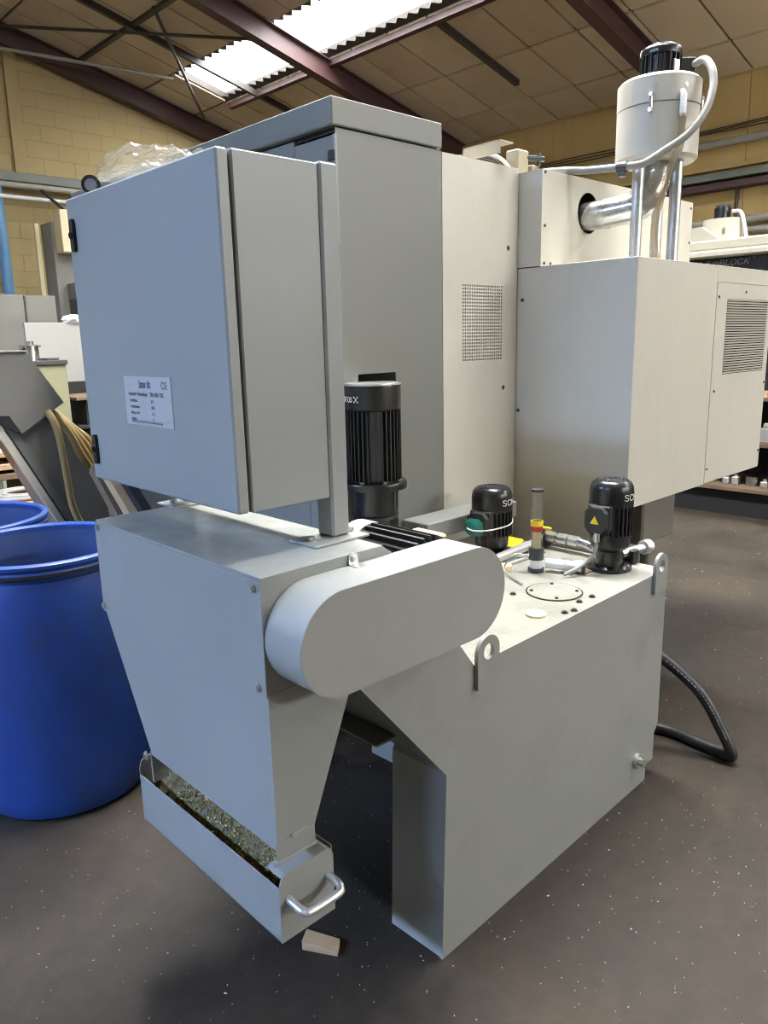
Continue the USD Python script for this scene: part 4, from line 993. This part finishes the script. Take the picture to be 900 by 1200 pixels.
for k in range(1500):
    if k < 550:
        x, y = rng.uniform(0.4, 2.4), rng.uniform(0.5, 2.3)
    else:
        x, y = rng.uniform(1.2, 6.2), rng.uniform(-0.4, 2.6)
    chip(x, y, rng.choice([0.0015, 0.002, 0.003, 0.0045], p=[0.6, 0.28, 0.10, 0.02]) * (0.8 + 0.06 * x), rng.uniform(0, 6.28))
solo('floor_chips', trimesh.Trimesh(fv, ff, process=False), CHIPF, 'pale metal chips scattered over the dark floor', 'chips', kind='stuff')

# ================================================================== LEFT BACKGROUND
cv_ = thing('chip_conveyor', 'grey inclined chip conveyor with hooded head behind the blue drums', 'conveyor', (1.2, 3.7, 0))
yc = 3.95
def kx(x, z, yy=yc):       # outline measured at y = 4.3
    f = yy / 4.3
    return (x * f, 1.55 + (z - 1.55) * f)
hood = [kx(*p) for p in ((0.9, 1.53), (1.49, 1.53), (1.66, 1.25), (1.42, 1.10), (1.37, 1.19), (0.9, 1.20))]
part(cv_, 'hood', prism_xz(hood, yc, yc + 0.35), BGREY)
part(cv_, 'hood_lip', prism_xz([kx(0.9, 1.53), kx(1.49, 1.53), kx(1.49, 1.537), kx(0.9, 1.537)], yc - 0.006, yc + 0.36), WHITEP)
chute = [kx(*p) for p in ((1.60, 1.24), (2.10, 0.32), (1.85, 0.05), (1.66, 0.40), (1.38, 1.06), (1.42, 1.10))]
part(cv_, 'chute', prism_xz(chute, yc + 0.035, yc + 0.33), BGREY)
part(cv_, 'chute_flange', prism_xz([kx(*p) for p in ((1.285, 1.165), (1.322, 1.15), (1.69, 0.38), (1.665, 0.36), (1.285, 1.135))], yc + 0.005, yc + 0.032), WHITEP)
part(cv_, 'chute_rail', prism_xz([kx(*p) for p in ((1.345, 1.14), (1.40, 1.11), (1.74, 0.42), (1.70, 0.38))], yc + 0.015, yc + 0.034), COLG)
part(cv_, 'hood_notch', prism_xz([kx(*p) for p in ((1.29, 1.205), (1.365, 1.2), (1.41, 1.105), (1.34, 1.135))], yc - 0.004, yc + 0.02), DARKGAP)
part(cv_, 'support_leg', bx(1.55, 1.6, yc + 0.1, yc + 0.15, 0, 0.55), BGREY)
def tcable(label, pts, r, m):
    solo('cable', tube(spline(pts, 40), r, 10), m, label, 'cable', smooth=40)
tcable('tan cable hanging down the front of the chip conveyor', [(1.43, 3.93, 1.24), (1.455, 3.90, 1.15), (1.475, 3.90, 0.95), (1.49, 3.90, 0.75), (1.54, 3.90, 0.60), (1.6, 3.9, 0.45)], 0.018, CABLE)
for k in range(4):
    tcable('tan cable in the drooping bundle right of the chip conveyor hood, %s' % ('innermost', 'second from inside', 'third from inside', 'outermost')[k],
           [(1.46 + 0.015 * k, 4.0 + 0.05 * k, 1.25), (1.54 + 0.03 * k, 3.98 + 0.05 * k, 1.12), (1.60 + 0.035 * k, 3.98 + 0.05 * k, 0.98 + 0.02 * k), (1.64 + 0.045 * k, 4.0 + 0.05 * k, 0.92 - 0.02 * k), (1.72 + 0.03 * k, 4.02 + 0.05 * k, 0.78)], 0.022, CABLE)
# timber, boards and coil behind
def plank(label, x0, x1, y0, y1, z0, z1, m, ang=0, axis=(0, 1, 0), name='wooden_plank', cat='plank'):
    b = bx(x0, x1, y0, y1, z0, z1, 0.004)
    if ang:
        b = rot(b, ang, axis, ((x0 + x1) / 2, (y0 + y1) / 2, (z0 + z1) / 2))
    solo(name, b, m, label, cat)
def leaning(name, label, a, b, w, th, m, cat):
    a, b = np.array(a, float), np.array(b, float)
    d = (b - a) / np.linalg.norm(b - a)
    v = np.cross(d, (0, 1, 0.0)); v /= np.linalg.norm(v)
    n_ = np.cross(d, v)
    solo(name, chull([p + sx * v * w / 2 + sy * n_ * th / 2 for p in (a, b) for sx in (-1, 1) for sy in (-1, 1)]), m, label, cat)
leaning('leaning_timber', 'pale leaning timber behind the hopper top', (1.51, 2.19, 0.0), (1.50, 3.484, 1.0), 0.058, 0.05, WOOD, 'timber')
leaning('leaning_timber', 'worn brown timber leaning left of the pale timber', (1.50, 2.478, 0.0), (1.49, 3.60, 0.975), 0.026, 0.05, WOODD, 'timber')
leaning('leaning_bar', 'black leaning steel bar right of the pale timber', (1.51, 2.0, 0.0), (1.50, 3.33, 1.0), 0.042, 0.04, DARKGAP, 'bar')
for k, (z, m) in enumerate(((0.82, WOOD), (0.73, WOOD), (0.66, WOODD))):
    plank('pale stacked plank seen under the conveyor hood, %s' % ('top of stack', 'middle of stack', 'bottom of stack')[k], 0.6, 2.15, 5.7, 6.3, z - 0.022, z + 0.022, m)
    for xs in (0.9, 1.9):
        plank('spacer block between stacked planks, %s pair, %s' % (('upper', 'middle', 'lower')[k], 'left' if xs < 1 else 'right'), xs, xs + 0.08, 5.75, 6.25, z - 0.068 if k < 2 else 0.0, z - 0.0225 if k < 2 else z - 0.0225, WOODD, name='spacer_block', cat='block')
solo('orange_crate', bx(0.7, 1.92, 4.9, 5.5, 0.36, 0.60, 0.006), WOODO, 'orange plywood crate behind the far blue drum', 'crate')
coil = []
for k in range(4):
    th = np.linspace(0, 2 * np.pi, 33)
    coil.append(tube(np.stack([1.68 + (0.2 - 0.028 * k) * np.cos(th), 5.2 + (0.2 - 0.028 * k) * np.sin(th), 0 * th + 0.614 + 0.012 * (k % 2)], -1), 0.013, 8, False))
solo('white_coil', cat_(coil), HOSEG, 'white coil of hose lying on the orange crate', 'coil', smooth=40)
plank('upright brown stake by the orange crate', 1.88, 1.93, 4.83, 4.88, 0.0, 0.68, WOODD, name='wooden_stake', cat='stake')
# far equipment
gc1 = thing('grey_locker', 'tall grey steel locker at far left below the blue pipe', 'locker', (3.2, 10.2, 0))
part(gc1, 'body', bx(2.6, 3.515, 10, 10.5, 0, 2.18, 0.004), BGREY)
part(gc1, 'door', bx(2.62, 3.505, 9.985, 10, 0.05, 2.16, 0.004), BGREY)
part(gc1, 'knob', cyl((3.44, 9.985, 1.36), (3.44, 9.95, 1.36), 0.02, 12), STEEL)
gc2 = thing('grey_locker', 'grey steel locker right of the tall one, behind the white board', 'locker', (3.7, 10.2, 0))
part(gc2, 'body', bx(3.525, 3.90, 10, 10.5, 0, 2.175, 0.004), BGREY)
part(gc2, 'door', bx(3.535, 3.89, 9.985, 10, 0.05, 2.16, 0.004), BGREY)
dm = thing('drill_machine', 'grey upright drilling machine with cream head box in front of the gable wall', 'machine', (4.75, 11.7, 0))
part(dm, 'column', bx(4.58, 5.2, 11.6, 12.0, 0, 3.3, 0.01), BGREY)
part(dm, 'head_box', bx(4.62, 5.1, 11.35, 11.6, 2.86, 3.44, 0.01), CREAMPL)
part(dm, 'cable_tray', bx(4.46, 4.52, 11.9, 11.96, 1.6, 3.3, 0.004), CREAMPL)
part(dm, 'work_head', bx(4.72, 5.15, 11.2, 11.6, 2.0, 2.45, 0.01), BGREY)
wbd = thing('white_board', 'white panel board on a thin stand behind the steel pot', 'board', (3.1, 8.0, 0))
part(wbd, 'panel', bx(2.79, 3.42, 8.0, 8.04, 1.14, 1.79, 0.003), WHITEB)
for xs in (2.83, 3.35):
    part(wbd, 'leg', bx(xs, xs + 0.03, 8.04, 8.07, 0, 1.7, 0.002), DKSTEEL)
oc = thing('olive_cabinet', 'pale olive cabinet with dark top carrying the steel pot', 'cabinet', (2.5, 7.3, 0))
part(oc, 'body', bx(2.1, 2.76, 7.0, 7.6, 0, 1.395, 0.006), BOLIVE)
part(oc, 'top', bx(2.08, 2.77, 6.98, 7.62, 1.395, 1.435, 0.004), DKSTEEL)
sp = thing('steel_pot', 'small stainless steel pot with handles on the olive cabinet', 'pot', (2.5, 7.15, 1.435))
part(sp, 'body', lathe([(0.0001, 0), (0.07, 0), (0.066, 0.12), (0.0001, 0.121)], (2.52, 7.15, 1.435), 24), GALV, smooth=40)
part(sp, 'lid', lathe([(0.09, 0), (0.09, 0.012), (0.03, 0.02), (0.03, 0.05), (0.0001, 0.05)], (2.52, 7.15, 1.555), 24), GALV, smooth=40)
part(sp, 'handle', tube(spline([(2.46, 7.13, 1.54), (2.42, 7.11, 1.53), (2.42, 7.11, 1.46), (2.46, 7.13, 1.45)], 20), 0.008, 8), DKSTEEL, smooth=40)
solo('oil_dish', lathe([(0.0001, 0), (0.07, 0), (0.085, 0.02), (0.08, 0.02), (0.0001, 0.005)], (2.66, 7.1, 1.435), 24), GALV, 'shallow metal dish right of the steel pot', 'dish', smooth=40)
sh = thing('black_shelf', 'dark steel shelf rack behind the cabinet edge at left', 'shelf', (3.5, 7.6, 0))
part(sh, 'upright', bx(3.02, 3.07, 7.3, 7.9, 0, 1.05, 0.003), DARKGAP)
part(sh, 'upright', bx(3.72, 3.77, 7.3, 7.9, 0, 1.95, 0.003), DARKGAP)
for z in (0.55, 0.78, 1.05):
    part(sh, 'shelf_board', bx(2.92, 3.77, 7.25, 7.9, z, z + 0.03, 0.003), WOODD if z > 1 else DARKGAP)
part(sh, 'back_panel', bx(3.0, 3.77, 7.92, 7.94, 0, 1.2), DARKGAP)
solo('white_crate', bx(3.06, 3.5, 7.3, 7.7, 0.8105, 1.0, 0.006), WHITEB, 'white box on the dark shelf rack', 'box')
bmn = thing('black_cupboard', 'tall black cupboard right of the white board', 'cupboard', (3.75, 8.4, 0))
part(bmn, 'body', bx(3.5, 4.0, 8.2, 8.6, 0, 2.05, 0.006), BLACKM)
part(bmn, 'door', bx(3.51, 3.99, 8.185, 8.2, 0.05, 2.02, 0.004), BLACKM)
solo('crumpled_rag', trimesh.Trimesh(trimesh.creation.icosphere(2).vertices * [0.1, 0.06, 0.05] * (0.7 + 0.6 * meshkit.fbm(trimesh.creation.icosphere(2).vertices * 3, 2, 4)[:, None]) + [3.28, 8.02, 1.82], trimesh.creation.icosphere(2).faces), WHITEPL, 'crumpled pale rag on the edge of the white board', 'rag')

# ================================================================== RIGHT BACKGROUND
m2 = thing('far_machining_centre', 'white topped machining centre with black fascia beyond the enclosure at right', 'machine', (9.3, 3.8, 0))
part(m2, 'body', bx(8.62, 10.2, 0.5, 4.6, 0.0, 2.32, 0.01), DARKGAP)
part(m2, 'fascia', bx(8.598, 8.62, 0.5, 4.6, 2.02, 2.32, 0.004), BLACK)
part(m2, 'top_cover', cat_([bx(8.50, 10.2, 0.45, 4.65, 2.32, 2.40, 0.02), bx(8.54, 10.2, 0.45, 4.65, 2.401, 2.51, 0.02)]), WHITEP)
part(m2, 'lettering', text_on('DMU duoBLOCK', 0.060, (8.5975, 4.14, 2.238), (0, -1, 0), (0, 0, 1), 0.001, False, 1.15, 0.2), INKS)
part(m2, 'registered_mark', text_on('®', 0.030, (8.5975, 3.37, 2.285), (0, -1, 0), (0, 0, 1), 0.001), INKS)
c9 = thing('far_mist_collector', 'distant white mist collector with black motor on the far white machine', 'mist collector', (8.9, 3.83, 2.51))
part(c9, 'drum', cyl((8.9, 3.83, 2.51), (8.9, 3.83, 2.745), 0.21, 32), WHITEP, smooth=40)
part(c9, 'motor', cat_([cyl((8.9, 3.85, 2.745), (8.9, 3.85, 2.87), 0.085, 20)]), BLACK, smooth=40)
part(c9, 'motor_cap', cyl((8.9, 3.85, 2.87), (8.9, 3.85, 2.90), 0.072, 20), DKPL, smooth=40)
part(c9, 'hose', tube(spline([(8.85, 3.72, 2.82), (8.85, 3.63, 2.8), (8.85, 3.58, 2.66), (8.85, 3.545, 2.50)], 20), 0.02, 10), WHITEPL, smooth=40)
part(c9, 'latch', bx(8.69, 8.70, 3.72, 3.75, 2.58, 2.64), STEEL)
solo('cream_wedge_cover', prism_yz([(4.22, 2.51), (3.72, 2.51), (3.93, 2.66), (4.22, 2.64)], 8.56, 8.68), WHITEP, 'cream sloping cover in front of the distant mist collector', 'cover')
wbn = thing('workbench_rack', 'dark wooden workbench rack with clutter under the right enclosure', 'rack', (6.9, 2.5, 0))
for z in (0.25, 0.64, 1.02):
    part(wbn, 'shelf_board', bx(6.55, 7.3, -1.5, 3.25, z - 0.035, z, 0.004), WOODD)
for yy in (-1.45, 0.9, 3.15):
    part(wbn, 'upright', bx(6.57, 6.65, yy, yy + 0.08, 0, 1.5, 0.004), DKSTEEL)
part(wbn, 'back_panel', bx(7.3, 7.33, -1.5, 3.25, 0, 1.45), DARKGAP)
part(wbn, 'kick_board', bx(6.6, 6.62, -1.5, 3.25, 0.0, 0.215), DARKGAP)
solo('metal_blank', cyl((6.72, 2.49, 0.25), (6.72, 2.49, 0.33), 0.05, 24), GALV, 'round turned metal blank on the lowest rack shelf', 'metal part', smooth=40)
for k, (yy, w, h) in enumerate(((2.62, 0.03, 0.07), (2.70, 0.028, 0.055), (2.38, 0.03, 0.05), (2.87, 0.04, 0.04))):
    solo('machined_part', cat_([bx(6.68, 6.74, yy - w, yy + w, 0.25, 0.25 + h, 0.006), cyl((6.71, yy, 0.25 + h), (6.71, yy, 0.27 + h), w * 0.5, 12)]), ALU if k < 3 else RED, 'small machined part on the lowest rack shelf, %s' % ('just left of the round blank', 'second left of the round blank', 'right of the round blank', 'red one at far left')[k], 'metal part')
solo('white_bin', cat_([bx(6.6, 6.8, 2.30, 2.42, 0.64, 0.76, 0.006)]), WHITEB, 'white box on the middle rack shelf, lower right of the enclosure', 'box')
solo('white_bin', cat_([bx(6.62, 6.8, 2.24, 2.40, 0.7605, 0.80, 0.004)]), WHITEB, 'white lid tray stacked on the box on the middle rack shelf', 'box')
solo('orange_bin', bx(6.58, 6.78, 2.15, 2.38, 1.02, 1.07, 0.006), ORANGE, 'orange tray on the top rack shelf at the right edge', 'tray')
solo('yellow_tag', bx(6.6, 6.7, 2.27, 2.36, 1.0705, 1.13, 0.004), YELLOW, 'yellow block on the orange tray at the right edge', 'block')
